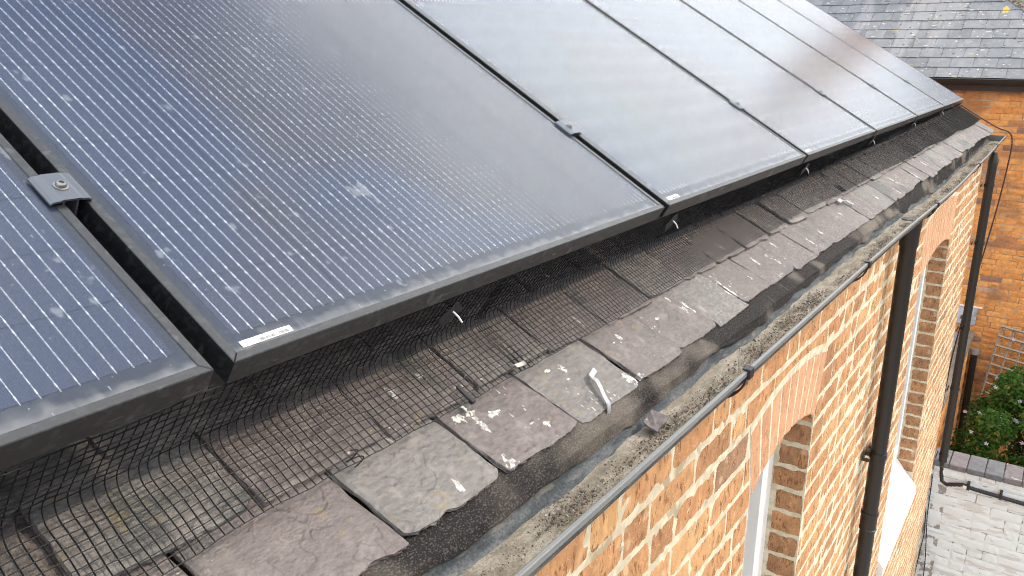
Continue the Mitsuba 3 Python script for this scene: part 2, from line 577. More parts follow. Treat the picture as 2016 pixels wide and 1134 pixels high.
def soil_fn(p, n, uv):
    return mix((.05, .036, .026), (.12, .095, .07), fbm(p.x * 6, p.y * 6, 1.0, 5))


mat('soil', base_color=mikit.proc(soil_fn), roughness=.95, specular=.1)


def leaf_fn(p, n, uv):
    c = mix((.030, .085, .020), (.085, .165, .035), uv.x)
    return mix(c, (.24, .20, .05), smoothstep(.93, .97, uv.y))


scene['bsdf_leaf'] = {'type': 'principledthin', 'base_color': mikit.proc(leaf_fn), 'roughness': .5, 'diff_trans': .7, 'spec_trans': 0.0}
mat('petal', base_color=rgb(.60, .58, .80), roughness=.7)
mat('bark', base_color=rgb(.08, .055, .035), roughness=.9)

# ------------------------------------------------------------------ ground
obj('ground', box((-40, -60, -5.9), (80, 60, -5.6)), 'soil', kind='structure', label='dark garden soil at the foot of the houses')

mat('concrete', base_color=mikit.proc(lambda p, n, uv: mix((.30, .29, .27), (.42, .41, .385), fbm(p.x * 4, p.y * 4, 1.0, 4))), roughness=.9, specular=.2)
obj('yard', box((-12, -9, -5.599), (6.998, YF - .001, -5.55)), 'concrete', kind='structure', label='pale concrete yard at the foot of the facade')

# ------------------------------------------------------------------ the house: walls
house = thing('house', 'foreground house of orange rustic brick with slate roof carrying the solar panels', 'house')
WIN = [dict(x0=1.50, x1=2.145, spring=-.812, crown=-.748, top0=1.445, top1=2.229, ext_s=-.600, ext_c=-.548, bottom=-2.55, n=9),
       dict(x0=4.27, x1=5.452, spring=-.800, crown=-.728, top0=4.155, top1=5.51, ext_s=-.505, ext_c=-.448, bottom=-2.572, n=16)]


def arc(xa, xb, zs, zc, n=24):
    c, h = (xb - xa) / 2, zc - zs
    R = (c * c + h * h) / (2 * h)
    x = np.linspace(xa, xb, n)
    return np.stack([x, zs + np.sqrt(R * R - (x - (xa + xb) / 2) ** 2) - (R - h)], 1)


openings, arches = [], []
for w in WIN:
    intr, extr = arc(w['x0'], w['x1'], w['spring'], w['crown']), arc(w['top0'], w['top1'], w['ext_s'], w['ext_c'])
    w['intr'], w['extr'] = intr, extr
    openings.append(sg.Polygon([(w['x0'], w['bottom'])] + [tuple(q) for q in intr] + [(w['x1'], w['bottom'])]))
    arches.append(sg.Polygon([tuple(q) for q in intr] + [tuple(q) for q in extr[::-1]]))
HX0, HX1, ZTOP, ZBOT = -3.0, 6.94, -.325, -5.6
wallpoly = sg.box(HX0, ZBOT, HX1, ZTOP)
for o in openings:
    wallpoly = wallpoly.difference(o)
v, f = poly_prism(wallpoly, .22)
wall = obj('wall', (np.stack([v[:, 0], YF + v[:, 2], v[:, 1]], 1), f[:, ::-1]), 'mortar', house)


def brick_slab(a0, a1, b0, b1, proud, seed, nx=6, nz=3, rough=.0005, edge=.0015):
    """one brick face in (a, b), its face at depth 0 - proud, as a grid plate in (a, depth, b)"""
    r = np.random.default_rng(seed)
    A, B = np.meshgrid(np.linspace(0, 1, nx + 1), np.linspace(0, 1, nz + 1), indexing='ij')
    e = r.normal(0, edge, (4, max(nx, nz) + 1))
    a = a0 + (a1 - a0) * A + e[0, :nz + 1][None] * (1 - A) + e[1, :nz + 1][None] * A
    b = b0 + (b1 - b0) * B + e[2, :nx + 1][:, None] * (1 - B) + e[3, :nx + 1][:, None] * B
    d = -proud + r.normal(0, rough, a.shape)
    rim = (A == 0) | (A == 1) | (B == 0) | (B == 1)
    d = np.where(rim, -proud * .45 + np.abs(r.normal(0, .0006, a.shape)), d)
    corner = ((A == 0) | (A == 1)) & ((B == 0) | (B == 1))
    a = np.where(corner, a + np.where(A == 0, 1, -1) * .0015, a)
    b = np.where(corner, b + np.where(B == 0, 1, -1) * .001, b)
    return np.stack([a, d, b], -1)


block = shapely.union_all([o.union(a).buffer(.009) for o, a in zip(openings, arches)])
facade = []
kr = np.random.default_rng(11)
for k in range(-50, 8):
    bed = kr.uniform(.0175, .0225)
    z0 = BED0 + COURSE * k + bed / 2
    z1 = z0 + COURSE - bed
    if z0 > ZTOP or z1 < ZBOT + .05:
        continue
    z1 = min(z1, ZTOP)
    x = -.9 + (.118 if k % 2 else 0) + kr.uniform(-.02, .02)
    j = kr.integers(0, 3)
    while x < HX1 - .03:
        L = .112 if j % 3 == 2 else .232
        j += 1
        x1 = min(x + L + kr.uniform(-.006, .006), HX1 - .002)
        a0, a1 = x + .005, x1 - .005
        x = x1
        dz = kr.uniform(-.003, .003, 2)
        rect = sg.box(a0, z0 + dz[0], a1, z1 + dz[1])
        if rect.intersects(block):
            cut = rect.difference(block)
            cut = max(getattr(cut, 'geoms', [cut]), key=lambda g: g.area)
            if cut.is_empty or cut.area < .0012:
                continue
            cut = cut.simplify(.002)
            facade.append(('poly', cut, k))
        elif a1 - a0 > .03:
            facade.append(('rect', (a0, a1, z0 + dz[0], z1 + dz[1]), k))


def extent(pts):
    q = project(pts)
    if np.isnan(q).any():
        return 0.0
    m = q.mean(0)
    if not (-20 < m[0] < 1044 and -20 < m[1] < 596):
        return 0.0
    d = np.ptp(q, axis=0)
    x, y = q[:, 0], q[:, 1]
    return float(d[0] * d[1]) ** .5


def rank(items, limit=300):
    """items: (mesh, size, tone) -> the largest in view as single pieces, the rest joined"""
    order = sorted(range(len(items)), key=lambda i: -items[i][1])
    single = [i for i in order[:limit] if items[i][1] > 0]
    rest = [i for i in range(len(items)) if i not in set(single)]
    return single, rest


def emit(items, name, rest_name, bsdf, parent, limit=300, rest_label=None):
    single, rest = rank(items, limit)
    for i in single:
        obj(name, items[i][0], bsdf, parent, tone=items[i][2])
    if rest:
        m = cat([items[i][0] for i in rest])
        uv = np.vstack([np.tile(items[i][2], (len(items[i][0][0]), 1)) for i in rest])
        key = free(f'{parent}__{rest_name}')
        scene[key] = ply(m, bsdf, uv=uv)
        labels[key] = {'kind': 'stuff', 'label': rest_label}


items = []
for i, (kind, g, k) in enumerate(facade):
    tone = kr.uniform(0, 1, 2)
    proud = .0007 + kr.uniform(0, .0011)
    if kind == 'rect':
        a0, a1, b0, b1 = g
        c = np.array([[a0, YF, b0], [a1, YF, b0], [a1, YF, b1], [a0, YF, b1]])
        sz = extent(c)
        big = sz > 26
        P = brick_slab(a0, a1, b0, b1, proud, 1000 + i, *((9, 4) if big else (4, 2)))
        P[..., 1] += YF
        m = slab(P, np.array([0, .012, 0]), mids=0, back=False)
    else:
        v, f = poly_prism(g, .014)
        m = (np.stack([v[:, 0], YF - proud + v[:, 2], v[:, 1]], 1), f[:, ::-1])
        b = g.bounds
        sz = extent(np.array([[b[0], YF, b[1]], [b[2], YF, b[1]], [b[2], YF, b[3]], [b[0], YF, b[3]]]))
    items.append((m, sz, tone))
for w in WIN:                                                        # bricks of the far jambs, in the depth of the wall
    k0 = math.floor((w['spring'] - BED0) / COURSE) + 1
    for k in range(-20, k0):
        z0, z1 = BED0 + COURSE * k + .008, BED0 + COURSE * (k + 1) - .008
        if z0 < w['bottom'] + .02:
            continue
        z1 = min(z1, w['spring'] + .028)
        if z1 - z0 < .02:
            continue
        P = brick_slab(YF + .004, -.022 + kr.uniform(-.012, .004), z0, z1, .004, 5000 + len(items), 5, 4, .0012, .002)
        Q = np.stack([w['x1'] + P[..., 1], P[..., 0], P[..., 2]], -1)
        m = slab(Q, np.array([.012, 0, 0]), mids=0, back=False)
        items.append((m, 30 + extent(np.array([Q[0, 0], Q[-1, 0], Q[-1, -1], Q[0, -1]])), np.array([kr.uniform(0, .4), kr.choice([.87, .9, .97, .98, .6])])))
emit(items, 'brick', 'brick_remainder', 'facade_brick', wall, 300, 'orange rustic facade bricks too far down the wall to tell apart')
# end wall of the house and back, so that it is a closed body
gp = sg.Polygon([(.09, ZBOT), (6.0, ZBOT), (6.0, -.2), (3.2, 1.45), (.09, -.20)])
v, f = poly_prism(gp, .2)
obj('end_wall', (np.stack([HX1 - .2 + v[:, 2], v[:, 0], v[:, 1]], 1), f), 'red_brick', house, tone=(.3, .3))
obj('back_wall', box((HX0, 5.8, ZBOT), (HX1 - .21, 6.0, -.4)), 'red_brick', house, tone=(.3, .3))
obj('end_wall', box((HX0, .1, ZBOT), (HX0 + .2, 5.79, -.4)), 'red_brick', house, tone=(.3, .3))

# arches of rubbed brick
for wi, w in enumerate(WIN):
    ring = sg.Polygon([tuple(q) for q in w['intr']] + [tuple(q) for q in w['extr'][::-1]])
    capm = sg.LineString([(q[0], q[1]) for q in w['extr']]).buffer(.011, cap_style='flat')
    v, f = poly_prism(ring.union(capm), .03)
    ar = obj('arch', (np.stack([v[:, 0], YF - .0015 + v[:, 2], v[:, 1]], 1), f[:, ::-1]), 'mortar', house)
    n = w['n']
    for k in range(n):
        t0, t1 = (k + .08) / n, (k + 1 - .08) / n

        def at(curve, t):
            x = w[curve][0, 0] + (w[curve][-1, 0] - w[curve][0, 0]) * t
            return np.array([x, np.interp(x, w[curve][:, 0], w[curve][:, 1])])
        a, b = at('intr', t0), at('intr', t1)
        c, d = at('extr', t1), at('extr', t0)
        lo, hi = .004, .018
        S, B = np.meshgrid(np.linspace(0, 1, 4), np.linspace(0, 1, 7), indexing='ij')
        L = a[None, None] * (1 - S[..., None]) + b[None, None] * S[..., None]
        U = d[None, None] * (1 - S[..., None]) + c[None, None] * S[..., None]
        U = U - np.array([0, hi]); L = L + np.array([0, -lo])
        q = L * (1 - B[..., None]) + U * B[..., None] + kr.normal(0, .0008, S.shape + (2,))
        dep = YF - .0019 + kr.normal(0, .00012, S.shape)
        P = np.stack([q[..., 0], dep, q[..., 1]], -1)
        obj('brick', slab(P, np.array([0, .1, 0]), mids=0, back=False), 'rubbed_brick', ar, tone=kr.uniform(0, 1, 2))

# windows: white frames deep in the openings, panes, sills
for wi, w in enumerate(WIN):
    y0, y1 = -.014, .06
    outer = sg.Polygon([(w['x0'], w['bottom'] + .17)] + [tuple(q) for q in w['intr']] + [(w['x1'], w['bottom'] + .17)])
    fr = outer.difference(outer.buffer(-.085))
    v, f = poly_prism(fr, y1 - y0)
    win = obj('window', (np.stack([v[:, 0], y0 + v[:, 2], v[:, 1]], 1), f[:, ::-1]), 'white_plastic', house)
    sash_o = outer.buffer(-.087)
    xm = (w['x0'] + w['x1']) / 2
    for part in ([sash_o] if wi == 0 else [sash_o.intersection(sg.box(0, -9, xm - .004, 9)), sash_o.intersection(sg.box(xm + .004, -9, 9, 9))]):
        sash = part.difference(part.buffer(-.062))
        v, f = poly_prism(sash, .05)
        obj('sash', (np.stack([v[:, 0], y0 - .010 + v[:, 2], v[:, 1]], 1), f[:, ::-1]), 'white_plastic', win)
        inner = part.buffer(-.055)
        b = inner.bounds
        obj('pane', (np.array([[b[0], .02, b[1]], [b[2], .02, b[1]], [b[2], .02, b[3]], [b[0], .02, b[3]]]), np.array([[0, 1, 2], [0, 2, 3]])), 'pane_glass', win)
    zb = w['bottom']
    prof = [(YF - .035, zb - .09), (YF - .035, zb - .02), (-.004, zb + .172), (.06, zb + .172), (.06, zb - .09)]
    v, f = poly_prism(sg.Polygon(prof), w['x1'] - w['x0'] - .006)
    obj('sill', (np.stack([w['x0'] + .003 + v[:, 2], v[:, 0], v[:, 1]], 1), f), 'white_plastic', win, label='bright white steeply sloped painted window sill' if wi else None)

# ------------------------------------------------------------------ the house: roof
xs = np.linspace(HX0, 7.03, 60)
ss = np.linspace(-.19, 3.4, 12)
X_, S_ = np.meshgrid(xs, ss, indexing='ij')
roof = obj('roof', slab(RF(X_, S_, hs(X_) - .030), -.03 * NR), 'dark_timber', house)
xs = np.linspace(HX0, 7.03, 24)
Xb, Sb = np.meshgrid(xs, np.array([6.0 + .1, 3.2]), indexing='ij')
Yb = np.where(Sb > 4, 6.2, 2.85); Zb = np.where(Sb > 4, -.30, 1.58)
obj('rear_slope', slab(np.stack([Xb, Yb, Zb], -1), np.array([0, 0, -.05])), 'dark_timber', roof)

joint1 = [-1.35, -1.13, -.92, -.71, -.49, -.28, -.07, .148, .356, .568, .786, .992, 1.196, 1.392, 1.606, 1.826, 2.046, 2.262]
joint2 = [-1.24, -1.03, -.82, -.6, -.39, -.17, .043, .258, .462, .676, .880, 1.085, 1.290, 1.50, 1.72, 1.94, 2.16, 2.37]
sr = np.random.default_rng(5)
for jn in (joint1, joint2):
    while jn[-1] < 7.02:
        jn.append(min(jn[-1] + sr.uniform(.195, .275), 7.06) if jn[-1] < 6.78 else 7.06)
GAUGE = .135
for course in range(7):
    jn = joint1 if course % 2 == 0 else joint2
    for i in range(len(jn) - 1):
        xa, xb = jn[i], jn[i + 1]
        if xb - xa < .03:
            continue
        gap = sr.uniform(.002, .0055) if xa < 3 else sr.uniform(.003, .007)
        s0 = float(sfront(xa)) + course * GAUGE + sr.normal(0, .005 if course == 0 else .004) - (.004 if sr.uniform() < .2 else 0)
        near = xa < 2.3
        nx, ns = (32, 18) if near else (12, 8)
        A, B = np.meshgrid(np.linspace(0, 1, nx + 1), np.linspace(0, 1, ns + 1) ** 1.25, indexing='ij')
        seed = sr.integers(0, 1 << 30)
        Ln = .31
        fx = A[:, 0] * (xb - xa)
        ragged = (meshkit.fbm(np.stack([fx * 9, fx * 0 + seed % 977, fx * 0], -1), 2) - .5) * .007 + (meshkit.noise(np.stack([fx * 110, fx * 0 + seed % 977, fx * 0], -1)) - .5) * .0022
        chip = np.zeros(nx + 1)
        for c in range(sr.integers(0, 3)):
            cx, cw, cd = sr.uniform(0, 1), sr.uniform(.06, .2), sr.uniform(.001, .007)
            chip += cd * np.clip(1 - np.abs(A[:, 0] - cx) / cw, 0, 1)
        crn = .010 * np.clip(1 - A[:, 0] / .08, 0, 1) * sr.uniform(0, 1) + .012 * np.clip((A[:, 0] - .92) / .08, 0, 1) * sr.uniform(0, 1)
        fs = s0 + ragged + chip + crn
        sb = B[0] * Ln
        sk = sr.normal(0, .006)
        sideL = (meshkit.fbm(np.stack([sb * 30, sb * 0 + seed % 613, sb * 0 + 4], -1), 4) - .5) * .008
        sideR = (meshkit.fbm(np.stack([sb * 30, sb * 0 + seed % 419, sb * 0 + 9], -1), 4) - .5) * .008
        xl = xa + gap + sideL + sk * sb
        xr = xb - gap + sideR + sk * sb
        xx = xl[None] * (1 - A) + xr[None] * A
        sp = fs[:, None] * (1 - B) + (s0 + Ln) * B
        if course == 0:
            xx = xx - (sp + .10) * .13 * np.clip((2.6 - xx) / .6, 0, 1)
        tilt = sr.normal(0, .0018)
        hh = hs(xx) - (sp - s0) * (.0095 / GAUGE) + tilt * (A - .5) * 2 + sr.normal(0, .001)
        q = np.stack([xx * 11, sp * 11, xx * 0 + seed % 811], -1)
        hh = hh + (meshkit.fbm(q, 4) - .5) * .0025
        edge = np.minimum(np.minimum(A, 1 - A) * (xb - xa), (B * Ln + .0)) / .012
        hh = hh - .0022 * np.clip(1 - edge, 0, 1) ** 2 * (.4 + 1.2 * meshkit.noise(q * 6))
        tone = (sr.uniform(0, 1), sr.uniform(0, 1))
        if course == 0 and abs(xa - .148) < .01:
            tone = (.97, .75)
        P = RF(xx, sp, hh)
        obj('slate', slab(P, -.0075 * NR, jit=.0011, seed=seed % 99991, mids=2, back=False), 'slate', roof, tone=tone)

GY_ = -.1855
# eaves felt hanging from under the slates into the gutter
for x0, x1, sd in ((-.9, 1.455, 1), (1.450, 7.02, 2)):
    xs = np.linspace(x0, x1, int((x1 - x0) * 34))
    t = np.linspace(0, 1, 13)
    A, B = np.meshgrid(xs, t, indexing='ij')
    wav = (meshkit.fbm(np.stack([A * 5, A * 0 + sd * 3, B * .6], -1), 4) - .5)
    end = (meshkit.fbm(np.stack([A * 7, A * 0 + sd, B * 0], -1), 4) - .5) * .05
    front = sfront(A) + .016
    top = RF(A, front, hs(A) - .0125)
    dz = np.clip(.030 - end * .6, .022, .040)
    rim = .0155
    Bq = np.clip(B / .5, 0, 1)
    Bw = np.clip((B - .5) / .5, 0, 1)
    dd = rim + (dz - rim) * Bw
    yw = GY_ + np.sqrt(.0605 ** 2 - dd ** 2) - .0035 - (.006 * (1 - Bw) if sd == 1 else 0) * np.clip((A - 1.3) / .1, 0, 1)
    zw = zlip(A) - dd
    y = np.where(B < .5, top[..., 1] * (1 - Bq) + yw * Bq, yw)
    z = np.where(B < .5, top[..., 2] * (1 - Bq ** 1.4) + zw * Bq ** 1.4, zw)
    obj('eaves_felt', slab(np.stack([A, y + wav * .013 * np.clip(B * 4, 0, 1) - .002, z], -1), np.array([0, .0016, 0]), back=False), 'felt', roof, label='black mineral felt strip hanging from under the slates into the gutter', smooth=True)
obj('eaves_board', box((HX0, -.085, -.40), (7.0, .09, -.27)), 'dark_timber', roof)

# ------------------------------------------------------------------ gutter
GR, GY = .0605, -.1855
xs = np.linspace(-.9, 7.06, 170)
th = np.linspace(math.pi * 1.11, 2 * math.pi, 15)
A, B = np.meshgrid(xs, th, indexing='ij')
inner = np.stack([A, GY + GR * -np.cos(B), zlip(A) + GR * np.sin(B) - .002], -1)
outw = np.stack([A * 0, -np.cos(B), np.sin(B)], -1) * .0028
gutter = obj('gutter', slab(inner, outw, back=False), 'gutter_trough', house, smooth=40, label='grey black half round plastic gutter half filled with silt')
lipx = np.linspace(-.9, 7.06, 120)
lp = np.array([[.0005, -.006], [.0005, .0022], [-.0012, .0034], [-.0058, .0034], [-.0072, .0022], [-.0072, -.0062], [-.006, -.0075], [-.0035, -.0075]])
A, B = np.meshgrid(np.arange(120), np.arange(8), indexing='ij')
P = np.stack([lipx[A], GY - GR + .0005 + lp[B, 0], zlip(lipx)[A] + lp[B, 1]], -1)
obj('lip', slab(P, np.array([0, .0004, -.0002]), back=False), 'gutter_plastic', gutter, smooth=25)
gc = sg.Point(0, 0).buffer(GR + .003, 24).intersection(sg.box(-1, -1, 1, 0))
v, f = poly_prism(gc, .004)
obj('stop_end', (np.stack([7.062 + v[:, 2], GY + v[:, 0], float(zlip(7.06)) + v[:, 1]], 1), f), 'gutter_plastic', gutter)
for bx in (.985, 2.06, 3.47, 5.15, 6.3):
    th2 = np.linspace(math.pi * 1.98, math.pi * 1.05, 22)
    z0 = float(zlip(bx))
    wdt = np.linspace(-.011, .011, 3)
    A, B = np.meshgrid(wdt, th2, indexing='ij')
    P = np.stack([bx + A, GY - (GR + .0075) * np.cos(B - math.pi) * -1 * -1, z0 + (GR + .0075) * np.sin(B) - .001], -1)
    P[..., 1] = GY + (GR + .0075) * -np.cos(B)
    m = slab(P, np.stack([A * 0, np.cos(B), -np.sin(B)], -1) * .004)
    clip = cat([box((bx - .012, GY - GR - .0125, z0 - .013), (bx + .012, GY - GR - .0072, z0 + .0075), .001), box((bx - .012, GY - GR - .0120, z0 + .0042), (bx + .012, GY - GR + .004, z0 + .0078), .001)])
    obj('bracket', cat([m, clip]), 'black_plastic', gutter)
# joint union: strap across the inside and round the outside
for ux in (3.43,):
    z0 = float(zlip(ux))
    th2 = np.linspace(math.pi, 2 * math.pi, 20)
    A, B = np.meshgrid(np.linspace(-.035, .035, 3), th2, indexing='ij')
    P = np.stack([ux + A, GY - (GR + .007) * np.cos(B), z0 + (GR + .007) * np.sin(B) - .001], -1)
    Q = np.stack([ux + A * .14, GY - (GR - .0025) * np.cos(B), z0 + (GR - .0025) * np.sin(B) - .001], -1)
    m = cat([slab(P, np.stack([A * 0, np.cos(B), -np.sin(B)], -1) * .004), slab(Q, np.stack([A * 0, -np.cos(B), np.sin(B)], -1) * .002)])
    obj('union', m, 'black_plastic', gutter, label='black gutter joint strap near the top of the downpipe')
# downpipes
DPX, DPY = 3.23, -.192


def cyl(x, y, z0, z1, r, sides=28):
    return tube([[x, y, z0], [x, y, z0 + (z1 - z0) * .5], [x, y, z1]], r, sides)


dp = obj('downpipe', cyl(DPX, DPY, -5.6, -.32, .034), 'pipe_plastic', house, smooth=40, label='thick black plastic downpipe in the middle of the facade')
obj('outlet', tube([[DPX, DPY, -.43], [DPX, DPY, -.37], [DPX, DPY, -.345], [DPX, DPY, -.315]], [.038, .038, .041, .041], 28), 'pipe_plastic', dp, smooth=40)
zc = -1.735
obj('collar', tube([[DPX, DPY, zc - .045], [DPX, DPY, zc - .040], [DPX, DPY, zc - .038], [DPX, DPY, zc + .03], [DPX, DPY, zc + .032], [DPX, DPY, zc + .045]], [.038, .039, .0365, .0365, .039, .0385], 28), 'pipe_plastic', dp, smooth=30)
zb = -1.40
ringm = tube([[DPX, DPY, zb - .013], [DPX, DPY, zb - .0125], [DPX, DPY, zb + .0125], [DPX, DPY, zb + .013]], [.036, .0385, .0385, .036], 28)
obj('pipe_clip', cat([ringm, box((DPX - .085, YF - .014, zb - .011), (DPX + .085, YF - .008, zb + .011), .001), box((DPX - .082, YF - .038, zb - .012), (DPX - .066, YF - .013, zb + .0), .001), box((DPX + .066, YF - .038, zb - .012), (DPX + .082, YF - .013, zb), .001), box((DPX - .02, DPY + .03, zb - .01), (DPX + .02, YF - .010, zb + .01))]), 'pipe_plastic', dp)
FPX, FPY = 7.0, -.195
fp = obj('downpipe', cyl(FPX, FPY, -3.08, -.43, .033), 'pipe_plastic', house, smooth=40, label='thin looking black downpipe at the far corner of the facade')
obj('swan_neck', tube([[FPX, FPY, -.36], [FPX, FPY, -.42], [FPX, FPY, -.46]], [.02, .036, .036], 20), 'pipe_plastic', fp, smooth=40)
for zc in (-.62, -1.09, -1.82, -2.36, -2.98):
    obj('pipe_clip', cat([tube([[FPX, FPY, zc - .012], [FPX, FPY, zc - .0115], [FPX, FPY, zc + .0115], [FPX, FPY, zc + .012]], [.034, .037, .037, .034], 20), box((FPX - .09, YF - .018, zc - .01), (FPX + .03, YF - .010, zc + .01), .001)]), 'pipe_plastic', fp)

# ------------------------------------------------------------------ white painted garden wall
GX, GT = 7.0, -3.095
gw = thing('garden_wall', 'low white painted brick wall with dark blue brick coping, standing between the two houses', 'wall')
gwall = obj('wall', box((GX, -4.5, -5.6), (GX + .22, YF + .10, GT)), 'painted_joint', gw)
wr = np.random.default_rng(21)
items = []
for k in range(29):
    z1 = GT - .086 * k - .003
    z0 = z1 - .080
    y = -.02 - (.12 if k % 2 else 0) + .24
    while y > -3.0:
        L = .238 if wr.uniform() < .75 else .118
        y0 = y - L
        P = brick_slab(y0 + .003, y - .003, z0, z1, .0075, 9000 + len(items), 5, 3, .0012, .0018)
        P[..., 1] -= .003 * wr.uniform(0, 1)
        Q = np.stack([GX + P[..., 1], P[..., 0], P[..., 2]], -1)
        if y < YF + .09:
            items.append((slab(Q, np.array([.01, 0, 0]), mids=0, back=False), extent(np.array([Q[0, 0], Q[-1, 0], Q[-1, -1], Q[0, -1]])), wr.uniform(0, 1, 2)))
        y = y0
emit(items, 'brick', 'brick_remainder', 'painted_brick', gwall, 300, 'white painted bricks low down on the wall')
y = YF + .02
while y > -4.4:
    y0 = y - .137
    obj('coping_brick', box((GX - .028, y0 + .003, GT + .002), (GX + .285, y - .003, GT + .052 + wr.uniform(-.002, .002)), .006), 'blue_brick', gw, tone=wr.uniform(0, 1, 2))
    y = y0
# waste pipe on the white wall
px = GX - .035
wp = obj('waste_pipe', tube([[FPX, FPY, -3.04], [FPX, FPY - .004, -3.15], [FPX - .005, FPY - .02, -3.225], [FPX - .015, FPY - .06, -3.245], [px, FPY - .13, -3.215], [px, FPY - .18, -3.20], [px, FPY - .25, -3.213], [px, -1.2, -3.248], [px, -3.0, -3.30]], .0175, 12), 'pipe_plastic', gw, smooth=40)
for yy in (-.42, -.665, -.9, -1.3):
    obj('pipe_clip', box((px - .022, yy - .011, -3.245 + .03 * (yy + .9)), (GX - .001, yy + .011, -3.175 + .03 * (yy + .9)), .002), 'black_plastic', wp)
obj('pipe_tag', box((px - .0195, FPY - .215, -3.224), (px - .0165, FPY - .185, -3.196)), 'white_plastic', wp)

# ------------------------------------------------------------------ neighbour's house behind
nb = thing('neighbour_house', 'red brick house behind, square to the facade, with neat grey slate roof and black gutter', 'house')
NX = 11.5
nwall = obj('wall', box((NX, -4.0, -5.6), (NX + .3, 7.0, .02)), 'red_mortar', nb)
items = []
nr_ = np.random.default_rng(31)
for k in range(74):
    z1 = .012 - .0763 * k
    z0 = z1 - .0763 + .0075
    y = 2.4 + (.12 if k % 2 else 0) + nr_.uniform(-.03, .03)
    j = nr_.integers(0, 4)
    while y > -2.3:
        L = .118 if j % 4 == 3 else .238
        j += 1
        L += nr_.uniform(-.006, .006)
        y0 = y - L
        dz = nr_.uniform(-.002, .002, 2)
        P = brick_slab(y0 + .0035, y - .0035, z0 + dz[0], z1 + dz[1], .006, 20000 + len(items), 3, 2, .0012, .0025)
        Q = np.stack([NX + P[..., 1], P[..., 0], P[..., 2]], -1)
        sz = extent(np.array([Q[0, 0], Q[-1, 0], Q[-1, -1], Q[0, -1]])) if y < .95 else 0
        items.append((slab(Q, np.array([.01, 0, 0]), mids=0, back=False), sz, nr_.uniform(0, 1, 2)))
        y = y0
emit(items, 'brick', 'brick_remainder', 'red_brick', nwall, 300, 'red bricks of the back wall further down and out to the sides')
NP = math.radians(35)
EX, EZ = 11.36, .135
nup = np.array([math.cos(NP), 0, math.sin(NP)])
nn = np.array([-math.sin(NP), 0, math.cos(NP)])


def NRF(y, s, h):
    y, s, h = np.broadcast_arrays(np.asarray(y, float), s, h)
    return np.array([EX, 0, EZ]) + y[..., None] * np.array([0, 1.0, 0]) + s[..., None] * nup + h[..., None] * nn


def nhit(u, v):
    d = FWD + ((u - 1008) * RIGHT + (v - 567) * DOWN) / 1610.3
    o = np.array([EX, 0, EZ])
    k = ((o - CAM) @ nn) / (d @ nn)
    P = CAM + k * d - o
    return P[1], P @ nup


hipA, hipB = nhit(1985, 0), nhit(2020, 25)
hdir = (np.array(hipB) - np.array(hipA)); hdir /= np.linalg.norm(hdir)
Y_, S2 = np.meshgrid(np.linspace(-4, 7, 20), np.linspace(.02, 1.92, 8), indexing='ij')
nroof = obj('roof', slab(NRF(Y_, S2, -.02), -.06 * nn), 'back_slate', nb, tone=(.3, .3))
obj('rear_slope', slab(np.stack([np.where(S2 > .9, 12.95, 15.8) + 0 * Y_, Y_, np.where(S2 > .9, 1.20, -.1)], -1)[:, [3, 4]], np.array([0, 0, -.06])), 'back_slate', nroof, tone=(.3, .3))
obj('back_wall', box((15.6, -4.0, -5.6), (15.8, 7.0, -.1)), 'red_brick', nb, tone=(.3, .3))
for ey in (-4.0, 6.8):
    gpv = sg.Polygon([(NX + .301, ZBOT), (15.59, ZBOT), (15.59, -.15), (12.9, 1.05), (NX + .301, .10)])
    v, f = poly_prism(gpv, .2)
    obj('end_wall', (np.stack([v[:, 0], ey + v[:, 2], v[:, 1]], 1), f[:, ::-1]), 'red_brick', nb, tone=(.3, .3))
NG = .213
nrm_ = np.array([-hdir[1], hdir[0]])
if nrm_[0] > 0:
    nrm_ = -nrm_
for k in range(9):
    y = 3.0 + (.13 if k % 2 else 0) + nr_.uniform(-.01, .01)
    while y > -1.4:
        L = .262 + nr_.uniform(-.004, .004)
        yc, sc = y - L / 2, k * NG + .1
        r_ = np.array([yc, sc]) - np.array(hipA)
        if (r_ @ nrm_) > .10:
            y -= L
            continue
        A, B = np.meshgrid(np.linspace(0, 1, 4), np.linspace(0, 1, 4), indexing='ij')
        s0 = k * NG + nr_.normal(0, .003)
        yy = y - .0025 - A * (L - .005)
        sp = s0 + B * .40 + (A - .5) * nr_.normal(0, .004) * (1 - B)
        hh = -(sp - k * NG) * (.009 / NG) + .004 + nr_.normal(0, .0009)
        P = NRF(yy, sp, hh)
        obj('slate', slab(P, -.006 * nn, mids=0, back=False), 'back_slate', nroof, tone=nr_.uniform(0, 1, 2))
        y -= L
# rough mortared verge at the right of that roof
L = np.linspace(-2.2, 2.5, 60)
cen = np.array(hipA)[None] + hdir[None] * L[:, None]
nrm = np.array([-hdir[1], hdir[0]])
if nrm[0] > 0:
    nrm = -nrm
A, B = np.meshgrid(np.arange(60), np.linspace(0, 1, 12), indexing='ij')
pt = cen[A] + nrm * (B[..., None] * .30)
hgt = .015 + .05 * np.sin(B * math.pi) ** .6 + .025 * (meshkit.fbm(np.stack([pt[..., 0] * 14, pt[..., 1] * 14, B * 0], -1), 4) - .5)
ok = (pt[:, 0, 1] > .0) & (pt[:, 0, 1] < 1.9)
obj('verge', slab(NRF(pt[..., 0], pt[..., 1], hgt)[ok], -.05 * nn), 'old_mortar', nroof, label='rough lichen covered mortar verge at the right end of the slates')
